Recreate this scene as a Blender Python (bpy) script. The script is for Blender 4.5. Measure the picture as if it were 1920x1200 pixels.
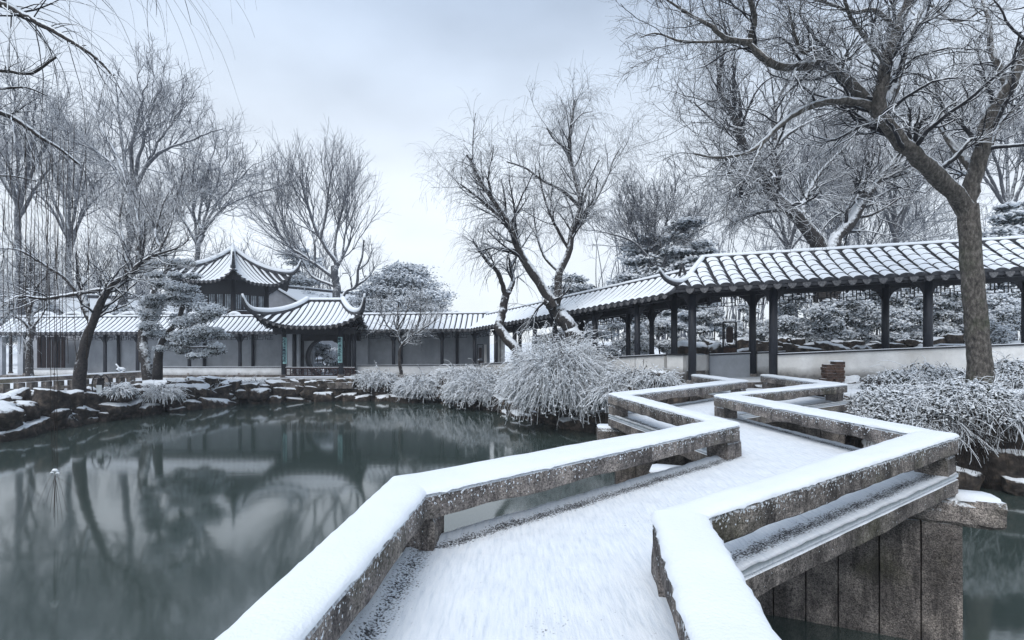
import bpy, math, random
import numpy as np
for o in list(bpy.data.objects): bpy.data.objects.remove(o)
SC = bpy.context.scene
COL = SC.collection
rng = np.random.default_rng(11)
# ------------------------------------------------------------------ camera
FPX, CX, HY, CZ = 950.0, 960.0, 642.0, 1.41      # focal length, centre and horizon in photograph pixels; eye height over the deck
cam_d = bpy.data.cameras.new('camera'); cam = bpy.data.objects.new('camera', cam_d); COL.objects.link(cam)
cam.location = (0, 0, CZ); cam.rotation_euler = (math.radians(90), 0, 0)
cam_d.sensor_width = 36; cam_d.lens = 36*FPX/1920; cam_d.shift_y = 42/1920
cam_d.clip_start = 0.05; cam_d.clip_end = 2000
SC.camera = cam
SC.view_settings.view_transform = 'Standard'; SC.view_settings.look = 'None'
SC.view_settings.exposure = 0.69; SC.view_settings.gamma = 1; SC.view_settings.use_curve_mapping = False
SC.render.film_transparent = False
# ------------------------------------------------------------------ sky (overcast)
SUN_EL, SUN_AZ = math.radians(52), math.radians(205)     # weak sun behind cloud, at the viewer's back and a little left
W = bpy.data.worlds.new('World'); SC.world = W; W.use_nodes = True
wn = W.node_tree.nodes; wl = W.node_tree.links; wn.clear()
def wnode(t, **k):
    n = wn.new(t)
    for a, b in k.items(): setattr(n, a, b)
    return n
sky = wnode('ShaderNodeTexSky', sky_type='NISHITA', sun_disc=False, sun_elevation=SUN_EL, sun_rotation=SUN_AZ)
tc = wnode('ShaderNodeTexCoord'); sep = wnode('ShaderNodeSeparateXYZ'); wl.new(tc.outputs['Generated'], sep.inputs[0])
ramp = wnode('ShaderNodeValToRGB')        # cloud layer: pale low down, blue grey higher up
el = ramp.color_ramp.elements
el[0].position = 0.0; el[0].color = (.75, .80, .85, 1)
el[1].position = 1.0; el[1].color = (.46, .55, .68, 1)
for p, c in ((.16, (.735, .78, .83, 1)), (.30, (.70, .755, .82, 1)), (.44, (.525, .595, .69, 1)), (.56, (.42, .50, .62, 1))):
    e = el.new(p); e.color = c
wl.new(sep.outputs['Z'], ramp.inputs[0])
mp = wnode('ShaderNodeMapping'); mp.inputs['Scale'].default_value = (1.0, 1.0, 2.2); mp.inputs['Location'].default_value = (.3, .0, .2)
wl.new(tc.outputs['Generated'], mp.inputs[0])
ns = wnode('ShaderNodeTexNoise'); ns.inputs['Scale'].default_value = 2.2; ns.inputs['Detail'].default_value = 5; ns.inputs['Roughness'].default_value = .5
wl.new(mp.outputs[0], ns.inputs['Vector'])
cr = wnode('ShaderNodeMapRange'); cr.inputs[1].default_value = .3; cr.inputs[2].default_value = .7; cr.inputs[3].default_value = 7.8; cr.inputs[4].default_value = 10.6
wl.new(ns.outputs['Fac'], cr.inputs[0])
mul = wnode('ShaderNodeVectorMath', operation='SCALE'); wl.new(ramp.outputs[0], mul.inputs[0]); wl.new(cr.outputs[0], mul.inputs['Scale'])
mx = wnode('ShaderNodeMix', data_type='RGBA'); mx.inputs[0].default_value = .88
wl.new(sky.outputs[0], mx.inputs[6]); wl.new(mul.outputs[0], mx.inputs[7])
bg = wnode('ShaderNodeBackground'); bg.inputs[1].default_value = .1; wl.new(mx.outputs[2], bg.inputs[0])
wo = wnode('ShaderNodeOutputWorld'); wl.new(bg.outputs[0], wo.inputs[0])
sd = bpy.data.lights.new('sun', 'SUN'); sd.energy = 1.4; sd.angle = math.radians(40); sd.color = (1, .97, .93)
sun = bpy.data.objects.new('sun', sd); COL.objects.link(sun)
sun.rotation_euler = (math.radians(90)-SUN_EL, 0, math.radians(180)-SUN_AZ)
SC.cycles.max_bounces = 6; SC.cycles.transparent_max_bounces = 6; SC.cycles.caustics_reflective = False; SC.cycles.caustics_refractive = False
# ------------------------------------------------------------------ measuring helpers
def P(x, y, Y): return np.array([(x-CX)/FPX*Y, Y, CZ-(y-HY)/FPX*Y])
def G(x, y, z): return P(x, y, FPX*(CZ-z)/(y-HY))
WZ = -1.75                                  # water level
# ------------------------------------------------------------------ object helpers
def prop(o, label=None, cat=None, group=None, kind=None):
    if label: o['label'] = label
    if cat: o['category'] = cat
    if group: o['group'] = group
    if kind: o['kind'] = kind
    return o
def thing(name, label, cat, loc, group=None):
    o = bpy.data.objects.new(name, None); COL.objects.link(o); o.location = tuple(loc); o.empty_display_size = .2
    return prop(o, label, cat, group)
def mesh_np(name, V, F, mats, mi=None, smooth=False):
    """V (n,3); F list of index arrays (each (m,3) or (m,4))"""
    me = bpy.data.meshes.new(name)
    V = np.asarray(V, dtype=np.float32)
    fs = [np.asarray(f, dtype=np.int32) for f in F if len(f)]
    me.vertices.add(len(V)); me.vertices.foreach_set('co', V.ravel())
    tot = np.concatenate([np.full(len(f), f.shape[1], np.int32) for f in fs]); idx = np.concatenate([f.ravel() for f in fs])
    me.loops.add(len(idx)); me.loops.foreach_set('vertex_index', idx)
    st = np.zeros(len(tot), np.int32); st[1:] = np.cumsum(tot)[:-1]
    me.polygons.add(len(tot)); me.polygons.foreach_set('loop_start', st); me.polygons.foreach_set('loop_total', tot)
    if mi is not None: me.polygons.foreach_set('material_index', np.asarray(mi, np.int32))
    me.polygons.foreach_set('use_smooth', np.full(len(tot), bool(smooth)))
    for m in (mats if isinstance(mats, (list, tuple)) else [mats]): me.materials.append(m)
    me.update(calc_edges=True); me.validate()
    return me
def put(name, me, parent=None, loc=None):
    o = bpy.data.objects.new(name, me); COL.objects.link(o)
    if parent is not None: o.parent = parent
    if loc is not None: o.location = loc
    return o
class MB:
    """collects shapes in world coordinates"""
    def __init__(s): s.V = []; s.Q = []; s.T = []; s.mq = []; s.mt = []; s.n = 0
    def add(s, V, Q=(), T=(), m=0):
        V = np.asarray(V, float).reshape(-1, 3); s.V.append(V)
        if len(Q): Q = np.asarray(Q).reshape(-1, 4); s.Q.append(Q+s.n); s.mq += ([m]*len(Q) if np.isscalar(m) else list(m))
        if len(T): T = np.asarray(T).reshape(-1, 3); s.T.append(T+s.n); s.mt += [m if np.isscalar(m) else m[0]]*len(T)
        s.n += len(V); return s
    def prism(s, p8, m=0):      # bottom 4 then top 4, same winding
        return s.add(p8, [(3, 2, 1, 0), (4, 5, 6, 7), (0, 1, 5, 4), (1, 2, 6, 5), (2, 3, 7, 6), (3, 0, 4, 7)], m=m)
    def box(s, a, b, m=0):
        (x0, y0, z0), (x1, y1, z1) = a, b
        return s.prism([(x0, y0, z0), (x1, y0, z0), (x1, y1, z0), (x0, y1, z0), (x0, y0, z1), (x1, y0, z1), (x1, y1, z1), (x0, y1, z1)], m)
    def bar(s, a, b, w, h=None, m=0, up=(0, 0, 1)):
        a = np.asarray(a, float); b = np.asarray(b, float); h = h or w
        d = b-a; d /= np.linalg.norm(d); u = np.asarray(up, float)
        if abs(d@u) > .95: u = np.array([0, 1., 0])
        x = np.cross(d, u); x /= np.linalg.norm(x); z = np.cross(x, d)
        o = [x*sx*w/2+z*sz*h/2 for sx, sz in ((-1, -1), (1, -1), (1, 1), (-1, 1))]
        return s.prism([a+k for k in o]+[b+k for k in o], m)
    def tube(s, pts, rad, sides=8, m=0, cap=True, sq=1.0):
        V, Q = tubes(np.asarray(pts, float)[None], np.asarray(rad, float)[None], sides)
        k = len(pts); T = []
        if cap:
            n = len(V); V = np.vstack([V, pts[0], pts[-1]])
            T = [(n, (i+1) % sides, i) for i in range(sides)]+[(n+1, (k-1)*sides+i, (k-1)*sides+(i+1) % sides) for i in range(sides)]
        return s.add(V, Q, T, m)
    def build(s, name, mats, parent=None, smooth=False):
        V = np.vstack(s.V)
        if parent is not None: V = V-ORG(parent)
        F = []; mi = []
        if s.Q: F.append(np.vstack(s.Q)); mi += s.mq
        if s.T: F.append(np.vstack(s.T)); mi += s.mt
        return put(name, mesh_np(name, V, F, mats, mi, smooth), parent)
def ORG(o):
    v = np.zeros(3)
    while o is not None: v = v+np.array(o.location); o = o.parent
    return v
def tubes(pts, rad, sides):
    """pts (N,K,3), rad (N,K) -> V, quads, vectorised"""
    N, K, _ = pts.shape
    tan = np.gradient(pts, axis=1); tan /= np.linalg.norm(tan, axis=2, keepdims=True)+1e-9
    ref = np.zeros_like(tan); ref[..., 2] = 1
    m = np.abs(tan[:, :, 2]).mean(1) > .8; ref[m] = (1, 0, 0)
    x = np.cross(tan, ref); x /= np.linalg.norm(x, axis=2, keepdims=True)+1e-9
    y = np.cross(x, tan)
    a = np.arange(sides)/sides*2*np.pi+np.pi/2
    V = pts[:, :, None, :]+rad[:, :, None, None]*(x[:, :, None, :]*np.cos(a)[None, None, :, None]+y[:, :, None, :]*np.sin(a)[None, None, :, None])
    V = V.reshape(-1, 3)
    n = np.arange(N)[:, None, None]*K*sides; k = np.arange(K-1)[None, :, None]*sides; i = np.arange(sides)[None, None, :]; j = (i+1) % sides
    q = np.stack([n+k+i, n+k+j, n+k+sides+j, n+k+sides+i], -1).reshape(-1, 4)
    return V, q
def spline(pts, n):
    p = np.asarray(pts, float)
    if len(p) == 2: return p[0]+(p[1]-p[0])*np.linspace(0, 1, n)[:, None]
    q = np.vstack([2*p[0]-p[1], p, 2*p[-1]-p[-2]])
    out = []
    for i in range(len(p)-1):
        t = np.linspace(0, 1, 13)[:-1, None]; a, b, c, d = q[i:i+4]
        out.append(.5*(2*b+(c-a)*t+(2*a-5*b+4*c-d)*t*t+(3*b-a-3*c+d)*t**3))
    o = np.vstack(out+[p[-1:]])
    L = np.r_[0, np.cumsum(np.linalg.norm(np.diff(o, axis=0), axis=1))]
    s = np.linspace(0, L[-1], n)
    return np.stack([np.interp(s, L, o[:, k]) for k in range(o.shape[1])], 1)
def hash_noise(p, f=1.0, seed=0):
    """cheap smooth value made of sines, about -1..1"""
    p = np.asarray(p)*f; s = seed*1.7
    return (np.sin(p[..., 0]*1.9+p[..., 1]*1.3+s)+np.sin(p[..., 1]*2.3-p[..., 2]*1.7+s*2.1)+np.sin(p[..., 2]*2.9+p[..., 0]*1.1+s*.7)+np.sin(p[..., 0]*4.1-p[..., 1]*3.7+p[..., 2]*3.1+s))/3.2
# ------------------------------------------------------------------ materials
class NT:
    def __init__(s, name, rough=.85, spec=.25):
        s.m = bpy.data.materials.new(name); s.m.use_nodes = True; s.t = s.m.node_tree
        s.b = s.t.nodes['Principled BSDF']; s.b.inputs['Roughness'].default_value = rough; s.b.inputs['Specular IOR Level'].default_value = spec
    def n(s, t, ins=None, **k):
        x = s.t.nodes.new(t)
        for a, b in k.items(): setattr(x, a, b)
        for a, b in (ins or {}).items():
            if hasattr(b, 'is_output') or isinstance(b, bpy.types.NodeSocket): s.t.links.new(b, x.inputs[a])
            else: x.inputs[a].default_value = b
        return x
    def pos(s): return s.n('ShaderNodeNewGeometry').outputs['Position']
    def noise(s, scale, detail=4, rough=.55, vec=None, stretch=None):
        v = vec or s.pos()
        if stretch: v = s.n('ShaderNodeMapping', {0: v, 3: stretch}).outputs[0]
        return s.n('ShaderNodeTexNoise', {'Vector': v, 'Scale': scale, 'Detail': detail, 'Roughness': rough}).outputs['Fac']
    def ramp(s, f, *cs):
        r = s.n('ShaderNodeValToRGB', {0: f}); e = r.color_ramp.elements
        e[0].position, e[0].color = cs[0][0], (*cs[0][1], 1); e[1].position, e[1].color = cs[-1][0], (*cs[-1][1], 1)
        for p, c in cs[1:-1]: k = e.new(p); k.color = (*c, 1)
        return r.outputs[0]
    def math(s, op, a, b=0., c=0.): return s.n('ShaderNodeMath', {0: a, 1: b, 2: c}, operation=op).outputs[0]
    def rng(s, f, a, b, c=0., d=1.): return s.n('ShaderNodeMapRange', {0: f, 1: a, 2: b, 3: c, 4: d}).outputs[0]
    def mix(s, f, a, b):
        x = s.n('ShaderNodeMix', data_type='RGBA')
        for i, v in ((0, f), (6, a), (7, b)):
            if isinstance(v, bpy.types.NodeSocket): s.t.links.new(v, x.inputs[i])
            else: x.inputs[i].default_value = (*v, 1) if isinstance(v, tuple) else v
        return x.outputs[2]
    def nz(s): return s.n('ShaderNodeSeparateXYZ', {0: s.n('ShaderNodeNewGeometry').outputs['Normal']}).outputs[2]
    def col(s, c):
        if isinstance(c, tuple): s.b.inputs['Base Color'].default_value = (*c, 1)
        else: s.t.links.new(c, s.b.inputs['Base Color'])
    def bump(s, h, strength=.5, dist=.02):
        x = s.n('ShaderNodeBump', {'Height': h, 'Strength': strength, 'Distance': dist}); s.t.links.new(x.outputs[0], s.b.inputs['Normal'])
SNOW = (.775, .82, .87)
def snow_mask(k, lo, hi, nscale, amp):
    """fresh snow lies where the surface faces up, broken up by noise"""
    z = k.nz(); n = k.noise(nscale, 3)
    f = k.math('ADD', z, k.math('MULTIPLY', k.math('SUBTRACT', n, .5), amp))
    return k.rng(f, lo, hi)
def m_snow(name='snow', fine=60., patch=None):
    k = NT(name, .75, .2)
    a = k.noise(1.3, 4); c = k.ramp(a, (.3, (.76, .81, .87)), (.6, SNOW))
    k.col(c); h = k.math('ADD', k.noise(fine, 3), k.math('MULTIPLY', k.noise(6., 3), 1.5)); k.bump(h, .35, .012)
    return k.m
def m_snowy(name, c1, c2, cs=8., lo=.25, hi=.5, ns=9., amp=.7, bs=30., bd=.02, rough=.9, stretch=None, c3=None, snow=SNOW):
    k = NT(name, rough, .2)
    n = k.noise(cs, 5, .6, stretch=stretch)
    base = k.ramp(n, (.3, c1), (.68, c2)) if c3 is None else k.ramp(n, (.3, c1), (.52, c3), (.7, c2))
    f = snow_mask(k, lo, hi, ns, amp)
    k.col(k.mix(f, base, snow)); k.bump(k.noise(bs, 4, stretch=stretch), .6, bd)
    return k.m
M = {}
M['snow'] = m_snow()
M['bark'] = m_snowy('bark', (.022, .021, .023), (.075, .068, .065), 14, .16, .42, 10, .9, 28, .02)
M['bark_far'] = m_snowy('bark_far', (.05, .054, .064), (.105, .11, .124), 10, .12, .45, 9, .8, 20, .02)  # distance haze is put into this paler, bluer bark colour
M['twig'] = m_snowy('twig', (.020, .020, .024), (.044, .043, .048), 20, .05, .42, 14, .9, 40, .004)
M['twig_far'] = m_snowy('twig_far', (.075, .083, .10), (.135, .142, .165), 10, .08, .6, 9, .9, 20, .004)  # paler blue grey than near twigs: haze painted into the colour
def m_trunk():
    k = NT('trunk_bark', .95, .15)
    v = k.n('ShaderNodeMapping', {0: k.pos(), 3: (1, 1, .45)}).outputs[0]
    n = k.noise(17, 6, .7, v); base = k.ramp(n, (.30, (.03, .029, .03)), (.5, (.12, .11, .10)), (.72, (.29, .27, .25)))
    g = k.math('MULTIPLY', k.rng(k.noise(1.6, 4, .6), .46, .64), k.rng(k.n('ShaderNodeSeparateXYZ', {0: k.pos()}).outputs[2], 2.6, 4.2, 1, 0)); base = k.mix(k.math('MULTIPLY', g, .55), base, (.06, .085, .04))
    f = snow_mask(k, .18, .40, 12, .8); k.col(k.mix(f, base, SNOW))
    k.bump(k.math('ADD', n, k.math('MULTIPLY', k.noise(60, 3), .4)), 1.0, .05); return k.m
M['trunk'] = m_trunk()
k = NT('dry_twig', .9, .15); k.col(k.ramp(k.noise(9, 3), (.3, (.02, .016, .014)), (.7, (.06, .047, .04)))); M['dry'] = k.m
def m_granite(name, specks=True, dark=1.0, warm=1.0):
    dark *= 1.75
    k = NT(name, .92, .25)
    p = k.pos(); n1 = k.noise(3.0, 4, .6); n2 = k.math('ADD', k.math('MULTIPLY', k.noise(85, 2, .6), .6), k.math('MULTIPLY', k.noise(36, 4, .7), .4))
    c = k.ramp(n1, (.28, (.045*dark, .042*dark, .040*dark)), (.5, (.13*dark, .118*dark, .108*dark)), (.72, (.24*dark, .212*dark, .188*dark)))
    sp = k.ramp(n2, (.38, (.22, .21, .21)), (.54, (1, .98, .96)), (.66, (1.7, 1.62, 1.55)))
    c = k.n('ShaderNodeMix', data_type='RGBA', blend_type='MULTIPLY'); k.t.links.new(k.ramp(n1, (.28, (.05*dark, .046*dark, .044*dark)), (.5, (.135*dark, .125*dark, .12*dark)), (.72, (.25*dark, .228*dark, .212*dark))), c.inputs[6]); k.t.links.new(sp, c.inputs[7]); c.inputs[0].default_value = 1
    c = c.outputs[2]
    ol = k.rng(k.noise(1.1, 3), .55, .7); c = k.mix(k.math('MULTIPLY', ol, .5), c, (.085, .085, .045))
    drip = k.rng(k.noise(6, 5, .65, stretch=(1, 1, .22)), .49, .62); c = k.mix(k.math('MULTIPLY', drip, .62), c, (.022, .02, .021))
    f = snow_mask(k, .35, .6, 40, .9)
    if specks:   # wind-blown snow caught in the rough upper part of the beam faces
        z = k.n('ShaderNodeSeparateXYZ', {0: p}).outputs[2]
        th = k.rng(z, .26, .43, .73, .53)
        s2 = k.math('GREATER_THAN', k.noise(48, 2, .5), th); f = k.math('MAXIMUM', f, s2)
    k.col(k.mix(f, c, SNOW)); k.bump(k.math('ADD', n2, k.noise(22, 4, .65)), 1.0, .02); return k.m
M['granite'] = m_granite('granite'); M['pier'] = m_granite('pier_granite', False, .85)
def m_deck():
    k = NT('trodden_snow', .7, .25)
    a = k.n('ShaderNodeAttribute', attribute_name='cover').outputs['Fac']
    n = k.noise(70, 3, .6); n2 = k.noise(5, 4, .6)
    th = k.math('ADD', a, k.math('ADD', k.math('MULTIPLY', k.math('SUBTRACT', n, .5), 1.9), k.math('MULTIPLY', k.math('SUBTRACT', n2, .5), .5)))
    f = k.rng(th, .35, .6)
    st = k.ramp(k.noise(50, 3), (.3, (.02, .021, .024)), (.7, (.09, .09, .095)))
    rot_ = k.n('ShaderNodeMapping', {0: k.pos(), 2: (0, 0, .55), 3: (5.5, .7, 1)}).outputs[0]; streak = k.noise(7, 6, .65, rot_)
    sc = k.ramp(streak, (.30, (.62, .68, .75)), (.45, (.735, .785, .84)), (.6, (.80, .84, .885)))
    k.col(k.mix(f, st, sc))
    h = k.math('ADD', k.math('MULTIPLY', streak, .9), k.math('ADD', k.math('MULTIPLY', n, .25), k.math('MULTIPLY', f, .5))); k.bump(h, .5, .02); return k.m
M['deck'] = m_deck()
def m_wood(name, c, r=.6):
    k = NT(name, r, .35); n = k.noise(6, 4, .6, stretch=(6, 6, 1)); k.col(k.ramp(n, (.3, tuple(x*.6 for x in c)), (.7, tuple(x*1.3 for x in c)))); k.bump(n, .3, .005); return k.m
M['wood'] = m_wood('dark_wood', (.020, .021, .027)); M['wood_red'] = m_wood('red_brown_wood', (.035, .020, .022)); M['column'] = m_wood('painted_column', (.022, .025, .034), .45)
M['panel'] = m_wood('window_panel_wood', (.05, .038, .038))
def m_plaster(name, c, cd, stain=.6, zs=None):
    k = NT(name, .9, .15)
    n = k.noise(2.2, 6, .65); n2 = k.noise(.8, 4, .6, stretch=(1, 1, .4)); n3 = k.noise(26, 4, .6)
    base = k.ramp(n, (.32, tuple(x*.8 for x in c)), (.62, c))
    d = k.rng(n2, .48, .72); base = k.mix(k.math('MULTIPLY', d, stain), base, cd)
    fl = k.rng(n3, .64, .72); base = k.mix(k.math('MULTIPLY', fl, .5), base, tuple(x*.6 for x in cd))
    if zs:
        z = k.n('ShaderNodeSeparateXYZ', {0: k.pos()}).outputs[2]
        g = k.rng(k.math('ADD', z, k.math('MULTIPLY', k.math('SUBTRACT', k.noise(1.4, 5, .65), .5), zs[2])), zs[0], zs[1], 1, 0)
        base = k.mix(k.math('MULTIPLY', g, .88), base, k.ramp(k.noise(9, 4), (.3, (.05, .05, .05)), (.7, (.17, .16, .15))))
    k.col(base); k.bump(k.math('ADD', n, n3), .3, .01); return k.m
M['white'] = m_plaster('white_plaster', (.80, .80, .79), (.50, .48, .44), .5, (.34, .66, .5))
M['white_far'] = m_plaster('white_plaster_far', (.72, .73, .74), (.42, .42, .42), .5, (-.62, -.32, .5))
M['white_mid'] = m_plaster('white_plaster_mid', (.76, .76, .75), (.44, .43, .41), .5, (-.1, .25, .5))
M['grey'] = m_plaster('shaded_white_plaster', (.42, .445, .48), (.24, .26, .295), .9)  # weathered white plaster, with shade put into its grey
M['gable'] = m_plaster('gable_plaster', (.44, .46, .5), (.26, .275, .31), .7)
k = NT('roof_tile', .8, .3); k.col(k.ramp(k.noise(7, 4), (.3, (.022, .024, .03)), (.7, (.07, .074, .085)))); k.bump(k.noise(40, 3), .4, .01); M['tile'] = k.m
k = NT('drip_tile_clay', .8, .3); k.col(k.ramp(k.noise(20, 4), (.3, (.06, .062, .068)), (.7, (.21, .21, .22)))); k.bump(k.noise(60, 3), .5, .01); M['drip'] = k.m
M['rsnow'] = m_snowy('roof_snow', (.07, .075, .085), (.14, .15, .165), 12, -.35, -.05, 26, .7, 50, .012)
M['rock'] = m_snowy('rock', (.016, .015, .015), (.15, .122, .10), 4.5, .48, .66, 5, .8, 12, .06, c3=(.055, .047, .042))
M['leaf'] = m_snowy('snowy_leaf', (.010, .015, .011), (.034, .042, .029), 5, .0, .3, 14, 1.4, 30, .002)
M['leaf_far'] = m_snowy('snowy_leaf_far', (.035, .048, .055), (.075, .098, .108), 3, .22, .55, 6, 1.3, 30, .002)  # leaf green lifted to blue grey to paint in the haze
M['stem'] = m_snowy('snowy_stem', (.025, .020, .016), (.07, .056, .045), 12, -.5, -.1, 14, 1.4, 40, .004)
k = NT('pond_water', .07, .5)
k.col((.042, .060, .055)); k.b.inputs['IOR'].default_value = 2.3
wv = k.noise(1.0, 3, .5, stretch=(.6, 2.4, 1)); wv2 = k.noise(5.0, 2, .5, stretch=(.5, 2.0, 1))
k.bump(k.math('ADD', wv, k.math('MULTIPLY', wv2, .25)), .02, .05); M['water'] = k.m
k = NT('ground_snow', .8, .2)
f = k.rng(k.noise(2.2, 6, .65), .56, .68); z = k.nz(); up = k.rng(z, .55, .8)
k.col(k.mix(up, k.ramp(k.noise(6, 4), (.3, (.015, .014, .013)), (.7, (.07, .06, .05))), k.mix(k.math('MULTIPLY', f, .8), SNOW, (.10, .09, .08)))); k.bump(k.noise(9, 5), .5, .05); M['ground'] = k.m
k = NT('teal_board', .6, .3); k.col(k.ramp(k.noise(18, 4), (.3, (.24, .46, .47)), (.7, (.36, .60, .61)))); M['teal'] = k.m
k = NT('ink', .6, .3); k.col((.01, .03, .05)); M['ink'] = k.m
k = NT('reflection_glass', .12, .5); k.col(k.ramp(k.noise(2.5, 4), (.35, (.12, .145, .17)), (.65, (.42, .48, .54)))); M['glass'] = k.m  # pale reflection put into the mottled pane colour
k = NT('brick_clay', .9, .2); k.col(k.mix(snow_mask(k, .4, .6, 20, .6), k.ramp(k.noise(8, 4), (.3, (.03, .024, .022)), (.7, (.12, .078, .062))), SNOW)); k.bump(k.noise(40, 4), .6, .01); M['brick'] = k.m
k = NT('iron', .5, .4); k.col((.015, .014, .017)); M['iron'] = k.m
k = NT('white_notice', .7, .2); k.col((.62, .66, .68)); M['notice'] = k.m
# ================================================================== SETTING
POND = np.array([(-60, -14), (-60, 5), (-13.5, 5), (-10.3, 7.0), (-10.7, 9.2), (-14, 10), (-26, 12.5), (-16.6, 15.6), (-16.9, 19), (-16.2, 22.6), (-14.2, 26.2), (-11.8, 27.6), (-8, 28.1), (-4.2, 27.7), (-1.2, 24.6), (1.0, 21.0), (2.8, 18.6), (4.6, 16.0), (7.7, 15.2), (8.3, 13.0), (9.0, 11.7), (10.8, 11.0), (14, 10.4), (22, 8), (40, 4), (40, -14)], float)
def pond_sd(X, Y):
    """signed distance to the shore, positive on land"""
    p = np.stack([X, Y], -1); d = np.full(X.shape, 1e9); ins = np.zeros(X.shape, bool)
    for a, b in zip(POND, np.roll(POND, -1, 0)):
        ab = b-a; t = np.clip(((p-a)@ab)/(ab@ab), 0, 1); d = np.minimum(d, np.linalg.norm(p-a-t[..., None]*ab, axis=-1))
        c = ((a[1] > Y) != (b[1] > Y)) & (X < (b[0]-a[0])*(Y-a[1])/(b[1]-a[1]+1e-12)+a[0]); ins ^= c
    return np.where(ins, -d, d)
def land(X, Y):
    h = np.interp(X, [-20, -10, -3, 1.5, 5, 8, 12], [-.72, -.62, -.55, -.25, .05, .12, .22])
    h = h+np.where(Y < 14.5, 0, 0)
    return h+np.clip((Y-32)*.02, 0, 1.2)
def ground_z(X, Y):
    X = np.asarray(X, float); Y = np.asarray(Y, float); s = pond_sd(X, Y)
    l = land(X, Y)+.05*hash_noise(np.stack([X, Y, X*0], -1), 1.3)
    t = np.clip(s/.7, 0, 1); t = t*t*(3-2*t)
    return -2.6+(l-.12+2.6)*t+.12*np.clip(s/2.5, 0, 1)
def gz(x, y): return float(ground_z(np.array([x]), np.array([y]))[0])
gx = np.r_[-200, -110, -70, np.arange(-44, 44.1, .55), 70, 110, 200]; gy = np.r_[-120, -60, -40, np.arange(-14, 50, .5), 54, 60, 70, 90, 130, 200]
XX, YY = np.meshgrid(gx, gy); ZZ = ground_z(XX, YY)
nx, ny = len(gx), len(gy); a = np.arange(ny-1)[:, None]*nx+np.arange(nx-1)[None, :]
q = np.stack([a, a+1, a+nx+1, a+nx], -1).reshape(-1, 4)
prop(put('ground', mesh_np('ground', np.stack([XX, YY, ZZ], -1).reshape(-1, 3), [q], M['ground'], None, True)), kind='structure')
wb = MB(); wb.add([(-61, -14.5, WZ), (41, -14.5, WZ), (41, 29.5, WZ), (-61, 29.5, WZ)], [(0, 1, 2, 3)])
prop(wb.build('water', M['water']), kind='structure')

# ------------------------------------------------------------------ zigzag bridge
def G45(x, y): return G(x, y, .45)[:2]
LO = [None, G45(736, 890), G45(1329, 786.6), G45(1140.6, 736), G45(1367, 711.4), np.array([5.42, 15.3])]
LI = [None, G45(798, 916), G45(1387, 791), G45(1178, 737.5), G45(1402.5, 712), np.array([5.76, 15.35])]
RI = [None, G45(1224, 955), G45(1712, 808), G45(1339, 739), G45(1541.6, 716), np.array([7.5, 15.3])]
RO = [None, G45(1325, 960), G45(1797, 812), G45(1382, 738), G45(1589, 718.5), np.array([7.84, 15.35])]
a0 = G45(390, 1200); b0 = G45(545, 1200); c0 = G45(1301, 1200); d0 = G45(1470, 1200)
def back(p0, p1, y): return p0+(p0-p1)*((p0[1]-y)/(p1[1]-p0[1]))
LO[0] = back(a0, LO[1], -1.6); LI[0] = back(b0, LI[1], -1.6); RI[0] = back(c0, RI[1], -1.6); RO[0] = back(d0, RO[1], -1.6)
br = thing('zigzag_bridge', 'low granite zigzag footbridge under fresh snow crossing the pond', 'bridge', (2.5, 6, 0))
def beam(name, l0, r0, l1, r1, zb, zt, mat, parent, n=30, seed=0, amp=.012, bev=.03):
    """stone beam between mitred ends, with worn, slightly wavy faces"""
    prof = [(0, zb+bev*.6), (.0, zb+.5*(zt-zb)), (0, zt-bev), (.06, zt), (.5, zt), (.94, zt), (1, zt-bev), (1, zb+.5*(zt-zb)), (1, zb+bev*.6), (.92, zb), (.5, zb), (.08, zb)]
    t = np.linspace(0, 1, n)[:, None]; k = len(prof); L = l0+(l1-l0)*t; R = r0+(r1-r0)*t
    V = np.zeros((n, k, 3))
    for i, (v, z) in enumerate(prof): V[:, i, :2] = L+(R-L)*v; V[:, i, 2] = z
    ns = hash_noise(V, 5, seed)*amp+hash_noise(V, 17, seed+3)*amp*.5
    c = V.mean(1, keepdims=True); o = V-c; o /= np.linalg.norm(o, axis=2, keepdims=True); V = V+o*ns[..., None]
    low = np.array([z < zb+.04 for v, z in prof]); V[:, low, 2] += (hash_noise(V, 2.6, seed+5)*.018)[:, low]
    b = np.arange(n-1)[:, None]*k; i = np.arange(k)[None]; j = (i+1) % k
    Q = np.stack([b+i, b+k+i, b+k+j, b+j], -1).reshape(-1, 4)
    T = [(0, i, i+1) for i in range(1, k-1)]+[((n-1)*k, (n-1)*k+i+1, (n-1)*k+i) for i in range(1, k-1)]
    m = MB(); m.add(V.reshape(-1, 3), Q, T); return m.build(name, mat, parent, False)
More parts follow.
